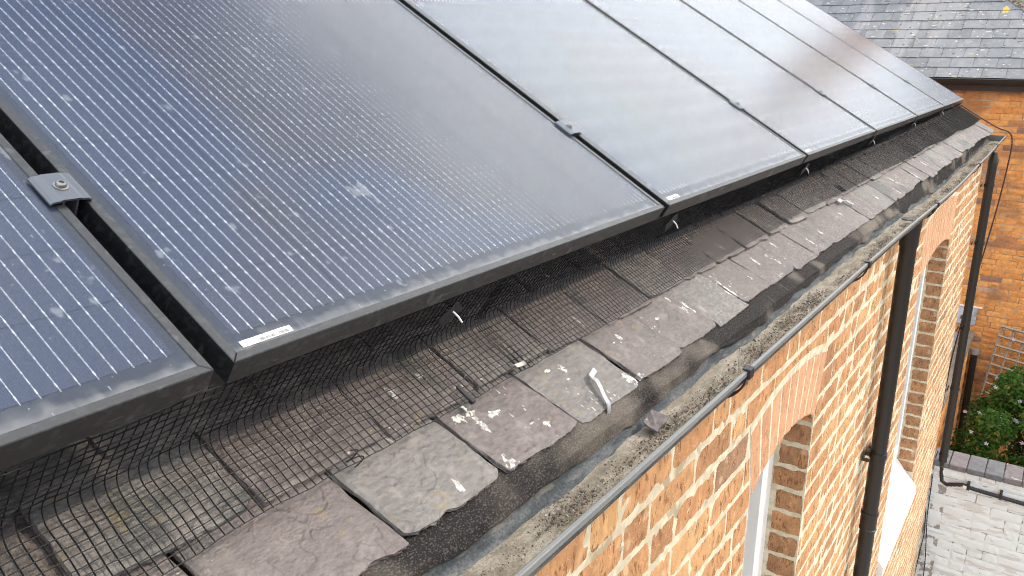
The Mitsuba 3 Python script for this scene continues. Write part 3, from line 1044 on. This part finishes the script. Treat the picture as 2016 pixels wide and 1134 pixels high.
# its gutter
xs = np.linspace(-4, 7, 30)
th = np.linspace(math.pi, 2 * math.pi, 13)
A, B = np.meshgrid(xs, th, indexing='ij')
P = np.stack([11.375 + .058 * np.cos(B), A, .118 + .058 * np.sin(B)], -1)
ng = obj('gutter', slab(P, np.stack([np.cos(B), A * 0, np.sin(B)], -1) * .004), 'black_plastic', nb, smooth=40)
obj('lip', tube([[11.375 - .062, -4, .118], [11.375 - .062, 1, .118], [11.375 - .062, 7, .118]], .007, 8), 'black_plastic', ng, smooth=40)
obj('fascia', box((11.44, -3.99, -.02), (11.495, 6.99, .10)), 'black_plastic', nb)
# chimney on the ridge, seen only in the panels' reflection
ch = obj('chimney', box((12.98, 1.27, .6), (13.65, 1.80, 2.85)), 'red_brick', nb, tone=(.5, .012), label='brown brick chimney stack on the ridge')
obj('cap', box((12.93, 1.22, 2.852), (13.70, 1.85, 2.95), .02), 'coping_stone', ch)
for cy in (1.38, 1.70):
    obj('pot', tube([[13.3, cy, 2.94], [13.3, cy, 3.03], [13.3, cy, 3.25], [13.3, cy, 3.3]], [.13, .11, .10, .12], 16), 'red_brick', ch, tone=(.5, .5))

# ------------------------------------------------------------------ outbuilding between the houses
ob = thing('outbuilding', 'low brick outbuilding behind the far downpipe, with stone coping and pale lead covered roof', 'outbuilding')
obw = obj('wall', box((7.24, .02, -5.6), (NX - .01, .14, -3.20)), 'red_mortar', ob)
orr = np.random.default_rng(41)
items = []
for k in range(31):
    z1 = -3.206 - .0763 * k
    x = 7.26 + (.12 if k % 2 else 0)
    while x < NX - .3:
        P = brick_slab(x + .0035, x + .232, z1 - .068, z1, .006, 40000 + len(items), 3, 2)
        P[..., 1] += .02
        items.append((slab(P, np.array([0, .01, 0]), mids=0, back=False), extent(P[[0, -1, -1, 0], [0, 0, -1, -1]]), orr.uniform(0, 1, 2)))
        x += .238
emit(items, 'brick', 'brick_remainder', 'red_brick', obw, 120, 'red bricks of the outbuilding wall')
obj('coping', box((7.24, -.012, -3.198), (NX - .012, .135, -3.12), .008), 'coping_stone', ob)
A, B = np.meshgrid(np.linspace(7.24, NX - .012, 40), np.linspace(.137, .9, 8), indexing='ij')
obj('lead_roof', slab(np.stack([A, B, -3.19 + (B - .137) * .35 + .004 * np.sin(A * 9)], -1), np.array([0, 0, -.02])), 'lead_sheet', ob)
obj('flashing', box((NX - .022, .0, -3.035), (NX - .008, .30, -2.80), .003), 'lead_sheet', ob, label='bluish lead flashing with dark stain dressed up the back wall')
obj('flashing_edge', box((NX - .03, -.05, -2.798), (NX - .006, .32, -2.778), .003), 'white_plastic', ob)
odp = obj('downpipe', cyl(11.40, -.055, -5.6, -3.34, .042), 'pipe_plastic', ob, smooth=40, label='black downpipe in the corner of the outbuilding')
obj('collar', tube([[11.40, -.055, -3.40], [11.40, -.055, -3.36], [11.40, -.055, -3.33]], [.05, .05, .047], 20), 'lead', odp, smooth=40)

# ------------------------------------------------------------------ trellis and flowering shrub
tr = thing('trellis', 'weathered grey wooden trellis leaning on the red brick back wall above the shrub', 'trellis')
tx = 11.36
for i in range(6):
    ya = -.315 - .135 * i
    obj('upright', tube([[tx, ya + .0, -2.925 - .019 * i], [tx - .02, ya + .05, -3.4], [tx - .05, ya + .135, -4.2]], .015, 4), 'weathered_wood', tr)
for i in range(9):
    z = -2.945 - .132 * i
    obj('slat', tube([[tx - .022, -.30 + .013 * i, z + .0], [tx - .022, -.68 + .013 * i, z - .053], [tx - .022, -1.06 + .013 * i, z - .106]], .016, 4), 'weathered_wood', tr)

sh = thing('flowering_shrub', 'dense green climbing shrub with small lilac flowers behind the white wall', 'shrub')
lr = np.random.default_rng(51)
C0 = []
for i in range(60):
    C0.append((lr.uniform(8.5, 10.3), lr.uniform(-1.75, -.12), lr.uniform(-4.7, -2.95), lr.uniform(.16, .36)))
centers = []
for x_, y_, z_, r_ in C0:
    top = -2.80 - .30 * (x_ - 9.0) - .9 * max(0, (y_ + .62) / .5) - .10 * abs(lr.normal())     # lower towards the outbuilding
    centers.append((x_, y_, min(z_, top - r_ * .6), r_))
lv, lf, lu = [], [], []
NL = 32000
ci = lr.integers(0, len(centers), NL)
k = 0
for i in range(NL):
    cx, cy, cz, cr = centers[ci[i]]
    d = lr.normal(size=3); d /= np.linalg.norm(d)
    c = np.array([cx, cy, cz]) + d * cr * (.55 + .55 * lr.uniform() ** .5)
    if c[0] > 11.35 or c[0] < 7.45 or (c[1] > -.06):
        continue
    nrm = d * .5 + np.array([-.25, -.15, .9]) * lr.uniform(.2, 1) + lr.normal(size=3) * .35
    nrm /= np.linalg.norm(nrm)
    a = np.cross(nrm, lr.normal(size=3)); a /= np.linalg.norm(a)
    b = np.cross(nrm, a)
    l, w_ = lr.uniform(.032, .062), lr.uniform(.013, .022)
    lv += [c - a * l * .5, c + b * w_ + nrm * -.004, c + a * l * .5, c - b * w_ + nrm * -.004]
    lf += [[k, k + 1, k + 2], [k, k + 2, k + 3]]
    t = (np.clip(.5 + .35 * lr.normal() + .3 * (cy < -.7) * lr.uniform(), 0, 1), lr.uniform())
    lu += [t] * 4
    k += 4
key = free(sh + '__leaves')
scene[key] = ply((np.array(lv), np.array(lf)), 'leaf', uv=np.array(lu))
labels[key] = {'kind': 'stuff', 'label': 'mass of small green leaves'}
for i in range(9):
    x_, y_, z_, r_ = centers[i * 5]
    b0 = np.array([10.2 + lr.normal() * .3, -.8 + lr.normal() * .3, -5.6])
    e = np.array([x_, y_, z_])
    mid = (b0 + e) / 2 + lr.normal(size=3) * .15
    t = np.linspace(0, 1, 12)[:, None]
    obj('stem', tube((1 - t) ** 2 * b0 + 2 * t * (1 - t) * mid + t * t * e, np.linspace(.022, .006, 12), 6), 'bark', sh)
FL = [(1960, 762, 9.6), (1928, 812, 9.2), (1932, 817, 9.2), (1957, 821, 9.2), (1972, 820, 9.3), (1968, 835, 9.1), (1976, 836, 9.1), (1952, 839, 9.0), (1912, 850, 8.9), (1998, 827, 9.2), (2003, 830, 9.2), (1942, 873, 8.8), (1900, 810, 9.2), (1995, 668, 11.1), (1962, 744, 9.9), (2012, 872, 8.9), (1934, 842, 9.0), (2008, 790, 9.4)]
for u, v_, x_ in FL:
    d = FWD + ((u - 1008) * RIGHT + (v_ - 567) * DOWN) / 1610.3
    P = CAM + d * ((x_ - .35 - CAM[0]) / d[0])
    parts = []
    for q in range(5):
        ang = q * 2 * math.pi / 5 + lr.uniform(0, .4)
        e1 = np.array([0, math.cos(ang), math.sin(ang)])
        e2 = np.array([0, -math.sin(ang), math.cos(ang)])
        up_ = np.array([-1.0, 0, .3])
        vv = np.array([P, P + e1 * .014 + e2 * .007 + up_ * .004, P + e1 * .023 + up_ * .002, P + e1 * .014 - e2 * .007 + up_ * .004])
        parts.append((vv, np.array([[0, 1, 2], [0, 2, 3]])))
    obj('flower', cat(parts), 'petal', sh)

# ------------------------------------------------------------------ solar panels
PW, PL, LIP, DEP = 1.130, 1.755, .012, .034


def rail(a, b, c, d, ch=.0010):
    """mitred frame rail: outer edge a-b, inner edge d-c"""
    q = np.array([a, b, c, d], float)
    m = q.mean(0)
    top = q + (m - q) / np.linalg.norm(m - q, axis=1, keepdims=True) * 0
    ins = sg.Polygon(q).buffer(-ch, join_style='mitre')
    p = np.array(ins.exterior.coords)[:-1]
    if len(p) != 4:
        p = q
    p = np.array([p[np.argmin(((p - k) ** 2).sum(1))] for k in q])
    v = np.vstack([np.c_[p, np.zeros(4)], np.c_[q, np.full(4, -ch)], np.c_[q, np.full(4, -DEP)]])
    f = [[0, 1, 2], [0, 2, 3], [8, 10, 9], [8, 11, 10]]
    for r in (0, 4):
        for k in range(4):
            k2 = (k + 1) % 4
            f += [[r + k, r + 4 + k, r + 4 + k2], [r + k, r + 4 + k2, r + k2]]
    v, f = v, np.array(f)
    t = trimesh.Trimesh(v, f, process=False)
    if t.volume < 0:
        f = f[:, ::-1]
    return v, f


e = .0003
o, n_ = 0.0, LIP
frame = cat([rail((e, 0), (PW - e, 0), (PW - n_ - e, n_), (n_ + e, n_)), rail((PW, e), (PW, PL - e), (PW - n_, PL - n_ - e), (PW - n_, n_ + e)),
             rail((PW - e, PL), (e, PL), (n_ + e, PL - n_), (PW - n_ - e, PL - n_)), rail((0, PL - e), (0, e), (n_, n_ + e), (n_, PL - n_ - e))])
frame_ply = ply(frame, 'black_frame')
sheet_ply = ply(box((LIP - .0005, LIP - .0005, -.0065), (PW - LIP + .0005, PL - LIP + .0005, -.0016)), 'laminate')
CW, CH = .1805, .0915
cell_ply = ply((np.array([[0, 0, 0], [CW - .0016, 0, 0], [CW - .0016, CH - .0012, 0], [0, CH - .0012, 0], [0, 0, -.0002], [CW - .0016, 0, -.0002], [CW - .0016, CH - .0012, -.0002], [0, CH - .0012, -.0002]]),
                      np.array([[0, 1, 2], [0, 2, 3], [0, 4, 5], [0, 5, 1], [1, 5, 6], [1, 6, 2], [2, 6, 7], [2, 7, 3], [3, 7, 4], [3, 4, 0]])), 'solar_cell')
MX, MS, MID = (PW - 6 * CW) / 2, .036, .018
rows = [MS + CH * r + (MID if r >= 9 else 0) for r in range(18)]


def ribbon(detail):
    sp, wp_ = [], []
    br = np.random.default_rng(3)
    for r in rows:
        if detail:
            ts = [(-.001, .00042), (.0045, .00040), (.0060, .0009), (.0095, .0010), (.0110, .00040)]
            for q in range(1, 6):
                c = .011 + (CH - .022) * q / 6
                ts += [(c - .0018, .00040), (c, .0007), (c + .0018, .00040)]
            ts += [(CH - .0110, .00040), (CH - .0095, .0010), (CH - .0060, .0009), (CH - .0045, .00040)]
        else:
            ts = [(-.001, .00045), (.006, .0011), (.0105, .0011), (.012, .00045), (CH - .012, .00045), (CH - .0105, .0011), (CH - .006, .0011), (CH - .003, .00045)]
        for a, b in ts:
            sp.append(r + a); wp_.append(b)
    sp, wp_ = np.array(sp), np.array(wp_)
    v = np.vstack([np.c_[-wp_, sp, sp * 0], np.c_[wp_, sp, sp * 0]])
    n = len(sp)
    i = np.arange(n - 1)
    f = np.vstack([np.c_[i, i + n, i + n + 1], np.c_[i, i + n + 1, i + 1]])
    return v, f


def widen(m, k):
    v, f = m
    v = np.array(v)
    v[:, 0] *= k
    return v, f


rib_ply = [ply(widen(ribbon(True), .75), 'ribbon'), ply(widen(ribbon(True), 1.05), 'ribbon'), ply(widen(ribbon(False), 1.8), 'ribbon')]
PLAB = ['nearest solar panel, cut off by the left edge of the view', 'large solar panel second from the left, barcode sticker in its lower left corner',
        'third solar panel from the left, with a sticker at its lower left corner', 'fourth solar panel from the left, silvery with reflected sky', 'fifth solar panel from the left, catching the brown blurred reflection',
        'sixth solar panel from the left, second from the far end', 'last narrow looking solar panel at the far end of the row']


def panel_matrix(k):
    o = k * W * XD + .0125 * XD
    M = np.eye(4)
    M[:3, 0], M[:3, 1], M[:3, 2], M[:3, 3] = XD, UD, NR, o
    return M


def place(M, x, s, h):
    Q = np.array(M)
    Q[:3, 3] = M[:3, 3] + M[:3, 0] * x + M[:3, 1] * s + M[:3, 2] * h
    return T(Q.tolist())


for k in range(-1, 6):
    sp_ = thing('solar_panel', PLAB[k + 1], 'solar panel', 'row of solar panels on the roof')
    M = panel_matrix(k)
    obj('frame', frame_ply, None, sp_, to_world=place(M, 0, 0, 0))
    obj('laminate', sheet_ply, None, sp_, to_world=place(M, 0, 0, 0))
    for c in range(6):
        for r in rows:
            obj('cell', cell_ply, None, sp_, to_world=place(M, MX + c * CW + .0008, r + .0006, -.0013))
        for b in range(10):
            obj('busbar', rib_ply[0 if k < 0 else 1 if k < 1 else 2], None, sp_, to_world=place(M, MX + c * CW + CW * (b + .5) / 10, 0, -.0011))
    if k in (0, 1, 2):
        x0, x1, s0, s1 = (.023, .094, .0145, .024) if k == 0 else (.025, .085, .0135, .024)
        v, f = box((x0, s0, -.0010), (x1, s1, -.0006))
        st = obj('barcode_sticker', (v, f), 'sticker', sp_, to_world=place(M, 0, 0, 0), label='small white barcode sticker')
        br = np.random.default_rng(77)
        bars, x = [], x0 + .022
        while x < x1 - .006:
            w_ = br.choice([.0004, .0008, .0012])
            bars.append(box((x, s0 + .001, -.0006), (x + w_, s0 + .0055, -.0004)))
            x += w_ + br.choice([.0005, .0009])
        obj('barcode', cat(bars), 'ink', st, to_world=place(M, 0, 0, 0))

# mid clamps with bolts
prof = np.array([[-.0245, .0005], [-.0205, .0030], [-.0135, .0034], [-.0105, .0046], [.0105, .0046], [.0135, .0034], [.0205, .0030], [.0245, .0005]])
thick = .0026
plate = np.vstack([prof + [0, thick], prof[::-1]])
v, f = poly_prism(sg.Polygon(plate), .050)
clamp = (np.stack([v[:, 0], v[:, 2] - .025, v[:, 1]], 1), f[:, ::-1])
leg = cat([box((-.0095, -.024, -.045), (-.0070, .024, .0045)), box((.0070, -.024, -.045), (.0095, .024, .0045))])
bolt_head = trimesh.creation.revolve([[0, 0], [.0085, 0], [.0085, .0012], [.0065, .0014], [.0062, .004], [.0048, .0056], [.003, .0058], [.003, .0022], [0, .0022]], sections=28)
hexm = trimesh.creation.cylinder(.0031, .003, sections=6)
CL = [(-.006, .312), (.006, .297), (-.01, .297), (-.01, .305), (0, .303), (.02, .303)]
CLAB = ['clamp with hex bolt between the two nearest panels', 'clamp with bolt between the second and third panels from the left', 'clamp between the third and fourth panels from the left', 'clamp between the fourth and fifth panels, by the brown reflection',
        'clamp between the fifth and sixth panels', 'farthest clamp, between the last two panels']
for k, (dx, s_) in enumerate(CL):
    M = np.eye(4)
    M[:3, 0], M[:3, 1], M[:3, 2], M[:3, 3] = XD, UD, NR, k * W * XD + (dx if k == 0 else 0) * XD
    t = thing('panel_clamp', CLAB[k], 'clamp', 'mid clamps holding the panels')
    obj('plate', cat([clamp, leg]), 'clamp_metal', t, to_world=place(M, 0, s_, 0))
    bo = obj('bolt', (np.array(bolt_head.vertices), np.array(bolt_head.faces)), 'bolt_metal', t, to_world=place(M, .0, s_, .0046 + thick), smooth=35)
    obj('socket', (np.array(hexm.vertices), np.array(hexm.faces)), 'ink', bo, to_world=place(M, .0, s_, .0046 + thick + .0022))
# mounting rail under the panels
v, f = box((-1.3, .285, -.085), (6.92, .325, -.0435), .002)
obj('mounting_rail', v @ np.stack([XD, UD, NR]) if False else (v @ np.stack([XD, UD, NR]), f), 'black_frame', cat_='rail', label='dark mounting rail under the row of solar panels')

# ------------------------------------------------------------------ bird mesh
mr = np.random.default_rng(61)
STEP = .0127


def meshprofile(x, j, sheet):
    """roof-frame (x, s, h) of the mesh at x (array) and profile length j from the top edge down"""
    x = np.asarray(x, float)
    sag = .003 * np.abs(np.sin((x / W) * math.pi)) + .007 * np.clip(x - 1.5, 0, 1.5) / 1.5 * np.abs(np.sin(x / W * math.pi)) + .0012 * np.sin(x * 7 + sheet)
    base = x * math.tan(DELTA)
    top = -.0365 - sag - .006 * np.clip(-x / .1, 0, 1)
    bot = hs(x) + .013
    drop = top - bot
    rb = .020
    straight = np.maximum(drop - rb, .005)
    ang = math.pi / 2 * .93
    arcl = rb * ang
    t1 = np.clip(j / straight, 0, 1)
    h = top - straight * t1
    s = base + .002 + .010 * t1
    t2 = np.clip((j - straight) / arcl, 0, 1) * ang
    h = h - rb * np.sin(t2)
    s = s - rb * (1 - np.cos(t2))
    t3 = np.maximum(j - straight - arcl, 0)
    s = s - t3
    lift = .0016 * (1 + np.sin(x * 4.3 + sheet * 2)) + .0010 * (1 + np.sin(x * 11))
    h = h + np.where(t3 > 0, np.clip(t3 / .08, 0, 1) * (lift - .005), 0)
    return x, s, h


SHEETS = [(-.62, .585, 'near piece of black bird mesh under the two nearest panels, ending at a metal tag'), (.555, 2.86, 'middle piece of black bird mesh along the eaves'), (2.82, 7.0, 'far piece of black bird mesh along the eaves, ending before the verge')]
cross = []
PLEN = .222
for sh_i, (x0, x1, lab) in enumerate(SHEETS):
    bm = thing('bird_mesh', lab, 'wire mesh', 'black bird mesh along the panels')
    js = np.concatenate([np.linspace(0, .08, 4), np.linspace(.09, .16, 12), np.linspace(.17, PLEN, 4)])
    singles, rest = [], []
    xw = x0
    while xw <= x1:
        wob = mr.normal(0, .0006)
        slant = .012 * math.sin(xw * 2.7 + sh_i) * .5
        xx = xw + wob + js / PLEN * slant + .0008 * np.sin(js * 60 + xw * 50)
        x_, s_, h_ = meshprofile(xx, js, sh_i)
        h_ = h_ + sh_i * .0012
        m = tube(RF(x_, s_, h_), .00088, 4, caps=False)
        (singles if xw < 1.45 else rest).append(m)
        xw += STEP
    for m in singles:
        obj('cross_wire', m, 'wire', bm)
    if rest:
        key = free(bm + '__cross_wire_remainder')
        scene[key] = ply(cat(rest), 'wire')
        labels[key] = {'kind': 'stuff', 'label': 'upright wires of the mesh too fine to tell apart'}
    xs = np.linspace(x0 - .004, x1 + .004, max(int((x1 - x0) * 40), 12))
    for q in range(19):
        j = q * PLEN / 18
        x_, s_, h_ = meshprofile(xs, np.full_like(xs, j), sh_i)
        jit = mr.normal(0, .0007, len(xs))
        h_ = h_ + sh_i * .0012 + jit * .5
        obj('long_wire', tube(RF(x_, s_ + jit, h_), .00085 if q else .0010, 4, caps=False), 'wire', bm)

# fasteners at the top of the mesh
FAST = [(.423, -.063), (1.245, -.056), (2.40, -.060), (3.52, -.054), (4.66, -.048), (5.82, -.046)]
FLB = ['black fastener with white pin below the second panel', 'black fastener with white pin at the joint below the third panel', 'mesh fastener with white pin below the fourth panel', 'mesh fastener with white pin below the fifth panel',
       'mesh fastener with white pin below the sixth panel', 'farthest mesh fastener with white pin, below the last panel']
for (x_, h_), lb in zip(FAST, FLB):
    t = thing('mesh_fastener', lb, 'fastener', 'mesh fasteners along the panel edge')
    o = RF(x_, x_ * math.tan(DELTA) - .004, h_ - .004)
    q = np.array([[-.022, -.006], [.004, .020], [.023, .004], [-.004, -.022]])
    v, f = poly_prism(sg.Polygon(q).buffer(.003), .0025)
    ax, ay, az = XA, NR, -UP
    obj('plate', frame_mesh((v, f), o, ax, ay, az), 'nylon', t)
    pa = o + -UP * .002 + .001 * XA + NR * .006
    obj('pin', tube([pa, pa - UP * .010 + XA * .005 - NR * .004, pa - UP * .016 + XA * .012 - NR * .012], [.0014, .0017, .0015], 8), 'white_plastic', t, smooth=50)


# ------------------------------------------------------------------ small things on the slates
def strip(pts, wd, th, axis):
    pts = np.asarray(pts, float)
    a = np.asarray(axis, float)
    P = np.stack([pts - a * wd / 2, pts, pts + a * wd / 2], 1)
    t = np.gradient(pts, axis=0)
    nrm = np.cross(t, a); nrm /= np.linalg.norm(nrm, axis=1, keepdims=True)
    return slab(P, np.repeat((-nrm * th)[:, None], 3, 1))


def onroof(x, s, h):
    return RF(x, s, float(hs(x)) + h)


tab = strip([onroof(.694, -.170, .004), onroof(.690, -.182, .009), onroof(.683, -.196, .008), onroof(.673, -.213, .006), onroof(.668, -.228, .004), onroof(.664, -.238, -.006), onroof(.663, -.240, -.018)], .011, .0016, XA)
wing = strip([onroof(.690, -.170, .0055), onroof(.705, -.166, .007), onroof(.716, -.163, .007)], .010, .0014, UP)
obj('lead_tab', cat([tab, wing]), 'lead', cat_='lead tab', label='bent grey lead strip hooked over the edge of a slate below the second panel', smooth=40)
obj('lead_tab', cat([strip([onroof(2.745, -.105, .004), onroof(2.76, -.118, .010), onroof(2.785, -.132, .005), onroof(2.80, -.142, .004)], .022, .0014, XA), strip([onroof(2.745, -.105, .005), onroof(2.725, -.102, .008), onroof(2.70, -.105, .005)], .016, .0014, UP)]), 'lead', cat_='lead tab', label='pale crumpled lead scrap on the far slates beside the mesh', smooth=40)
obj('metal_tag', cat([strip([onroof(.553, -.088, .013), onroof(.566, -.092, .017), onroof(.578, -.090, .014)], .008, .001, UP), box((0, 0, 0), (.001, .001, .001))][:1]), 'steel', cat_='tag', label='small shiny metal tag at the end of the near mesh', smooth=40)
obj('metal_tag', strip([onroof(2.63, -.082, .02), onroof(2.65, -.096, .022), onroof(2.66, -.104, .016)], .010, .001, XA), 'steel', cat_='tag', label='small pale metal tag on the far mesh above the lead scrap', smooth=40)
v, f = box((-.0035, -.016, 0), (.0035, .016, .0045), .0012)
obj('mesh_clip', cat([frame_mesh((v, f), onroof(.414, -.088, .010), XA, UP, NR), frame_mesh(box((-.0045, -.021, -.001), (.0045, -.014, .006), .001), onroof(.414, -.088, .010), XA, UP, NR)]), 'nylon', cat_='clip', label='small dark clip on the outer edge of the near mesh')
tw = [onroof(.176 + .012 * math.sin(a * 2.2), -.086 - a * .0042, .012 + .005 * math.cos(a * 2.2)) for a in np.linspace(0, 4.5, 26)]
obj('wire_twist', tube(tw, .0009, 5), 'wire', cat_='wire', label='loose twist of black wire at the mesh edge on the near slates')

# ------------------------------------------------------------------ silt and rubbish in the gutter
xs = np.linspace(-.9, 7.04, 520)
dsl = -.0445
A, B = np.meshgrid(xs, np.linspace(0, 1, 22), indexing='ij')
q = np.stack([A * 9, B * 3, A * 0], -1)
lev = dsl + .010 * (meshkit.fbm(np.stack([A * 2.2, B * 0, B * 0], -1), 3) - .5) + .007 * (meshkit.fbm(q, 4) - .5) + .002 * (meshkit.fbm(np.stack([A * 70, B * 9, A * 0 + 3], -1), 3) - .5)
hw = np.sqrt(np.maximum(GR ** 2 - (lev - .002) ** 2, 1e-5)) + .0005
yy = GY - hw + 2 * hw * B
obj('silt', slab(np.stack([A, yy, zlip(A) + lev], -1), np.array([0, 0, -.006]), back=False), 'silt', kind='stuff', cat_='silt', label='fine tan silt lying along the bottom of the gutter', smooth=True)
gr = np.random.default_rng(71)
ico = trimesh.creation.icosphere(subdivisions=0)
iv, iff = np.array(ico.vertices), np.array(ico.faces)
gv, gf, gu, k = [], [], [], 0
DENS = meshkit.fbm(np.stack([(np.arange(800) / 100 - .6) * 7, np.full(800, 1.0), np.full(800, 2.0)], -1), 4)
for i in range(26000):
    t = gr.uniform() ** 1.5
    x_ = -.5 + 7.4 * t
    dens = DENS[min(int((x_ + .6) * 100), 799)]
    band = GY - .010 + .009 * math.sin(x_ * 5) + gr.normal(0, .008 + .007 * (dens > .5))
    if gr.uniform() > .10 + 2.2 * max(dens - .36, 0) or abs(band - GY) > .045:
        continue
    rad = gr.choice([.0007, .0011, .0016, .0026], p=[.45, .35, .17, .03])
    z_ = zlip(x_) + dsl + .001
    vv = iv * rad * gr.uniform(.55, 1.2, 3) * gr.uniform(.8, 1.2, (len(iv), 1)) + [x_, band, float(z_) + gr.uniform(-.001, .004)]
    gv.append(vv); gf.append(iff + k); k += len(iv)
    gu.append(np.tile([gr.uniform(), gr.uniform()], (len(iv), 1)))
key = free('gutter_grit')
scene[key] = ply((np.vstack(gv), np.vstack(gf)), 'grit', uv=np.vstack(gu))
labels[key] = {'kind': 'stuff', 'label': 'band of dark moss crumbs and grit on the silt in the gutter', 'category': 'grit'}
A, B = np.meshgrid(np.linspace(0, 1, 5), np.linspace(0, 1, 4), indexing='ij')
ci_ = np.stack([.70 + .045 * A + .008 * B, -.192 + .030 * B + .006 * A * B, -.296 + .010 * A + .004 * B + 0 * A], -1) + gr.normal(0, .0012, (5, 4, 3))
obj('slate_chip', slab(ci_, np.array([0, 0, -.004])), 'slate', tone=(.2, .9), cat_='slate chip', label='broken purple slate chip lying in the gutter')
obj('nail', cat([tube([[1.075, -.205, -.300], [1.082, -.20, -.285], [1.098, -.195, -.262]], .0014, 8), tube([[1.098, -.195, -.262], [1.0985, -.1948, -.261], [1.099, -.1945, -.2602]], .0034, 10)]), 'steel', cat_='nail', label='grey nail sticking out of the silt in the gutter near the bracket')

# ------------------------------------------------------------------ cables
cab = np.array([[7.08, .10, -.012], [7.09, -.05, -.105], [7.10, -.19, -.185], [7.12, -.254, -.201], [7.12, -.285, -.235], [7.12, -.296, -.30], [7.12, -.296, -.365], [7.12, -.285, -.60], [7.12, -.265, -.857], [7.12, -.219, -1.288], [7.11, -.164, -1.694], [7.05, -.127, -2.112], [7.02, -.12, -2.6], [6.975, -.122, -3.1]])
tt = np.linspace(0, 1, 90)
cs = np.array([np.interp(tt, np.linspace(0, 1, len(cab)), cab[:, i]) for i in range(3)]).T
for _ in range(6):
    cs[1:-1] = (cs[:-2] + 2 * cs[1:-1] + cs[2:]) / 4
obj('cable', tube(cs, .0055, 8), 'cable_brown', cat_='cable', label='thin dark cable running down the verge and hanging in front of the red wall', smooth=50)
for pts, lb in (([[6.968, -.14, -3.20], [6.968, -.145, -3.45], [6.968, -.150, -3.6], [6.968, -.172, -3.82], [6.968, -.19, -4.0], [6.968, -.199, -4.185], [6.968, -.2, -5.5]], 'right hand one of two thin black cables on the white wall'),
                ([[6.966, -.112, -3.20], [6.966, -.118, -3.45], [6.966, -.14, -3.62], [6.966, -.150, -3.75], [6.966, -.138, -3.95], [6.966, -.125, -4.22], [6.966, -.11, -5.5]], 'left hand one of two thin black cables on the white wall')):
    pts = np.array(pts)
    cs = np.array([np.interp(np.linspace(0, 1, 60), np.linspace(0, 1, len(pts)), pts[:, i]) for i in range(3)]).T
    for _ in range(6):
        cs[1:-1] = (cs[:-2] + 2 * cs[1:-1] + cs[2:]) / 4
    obj('cable', tube(cs, .004, 8), 'cable_black', cat_='cable', label=lb, smooth=50)
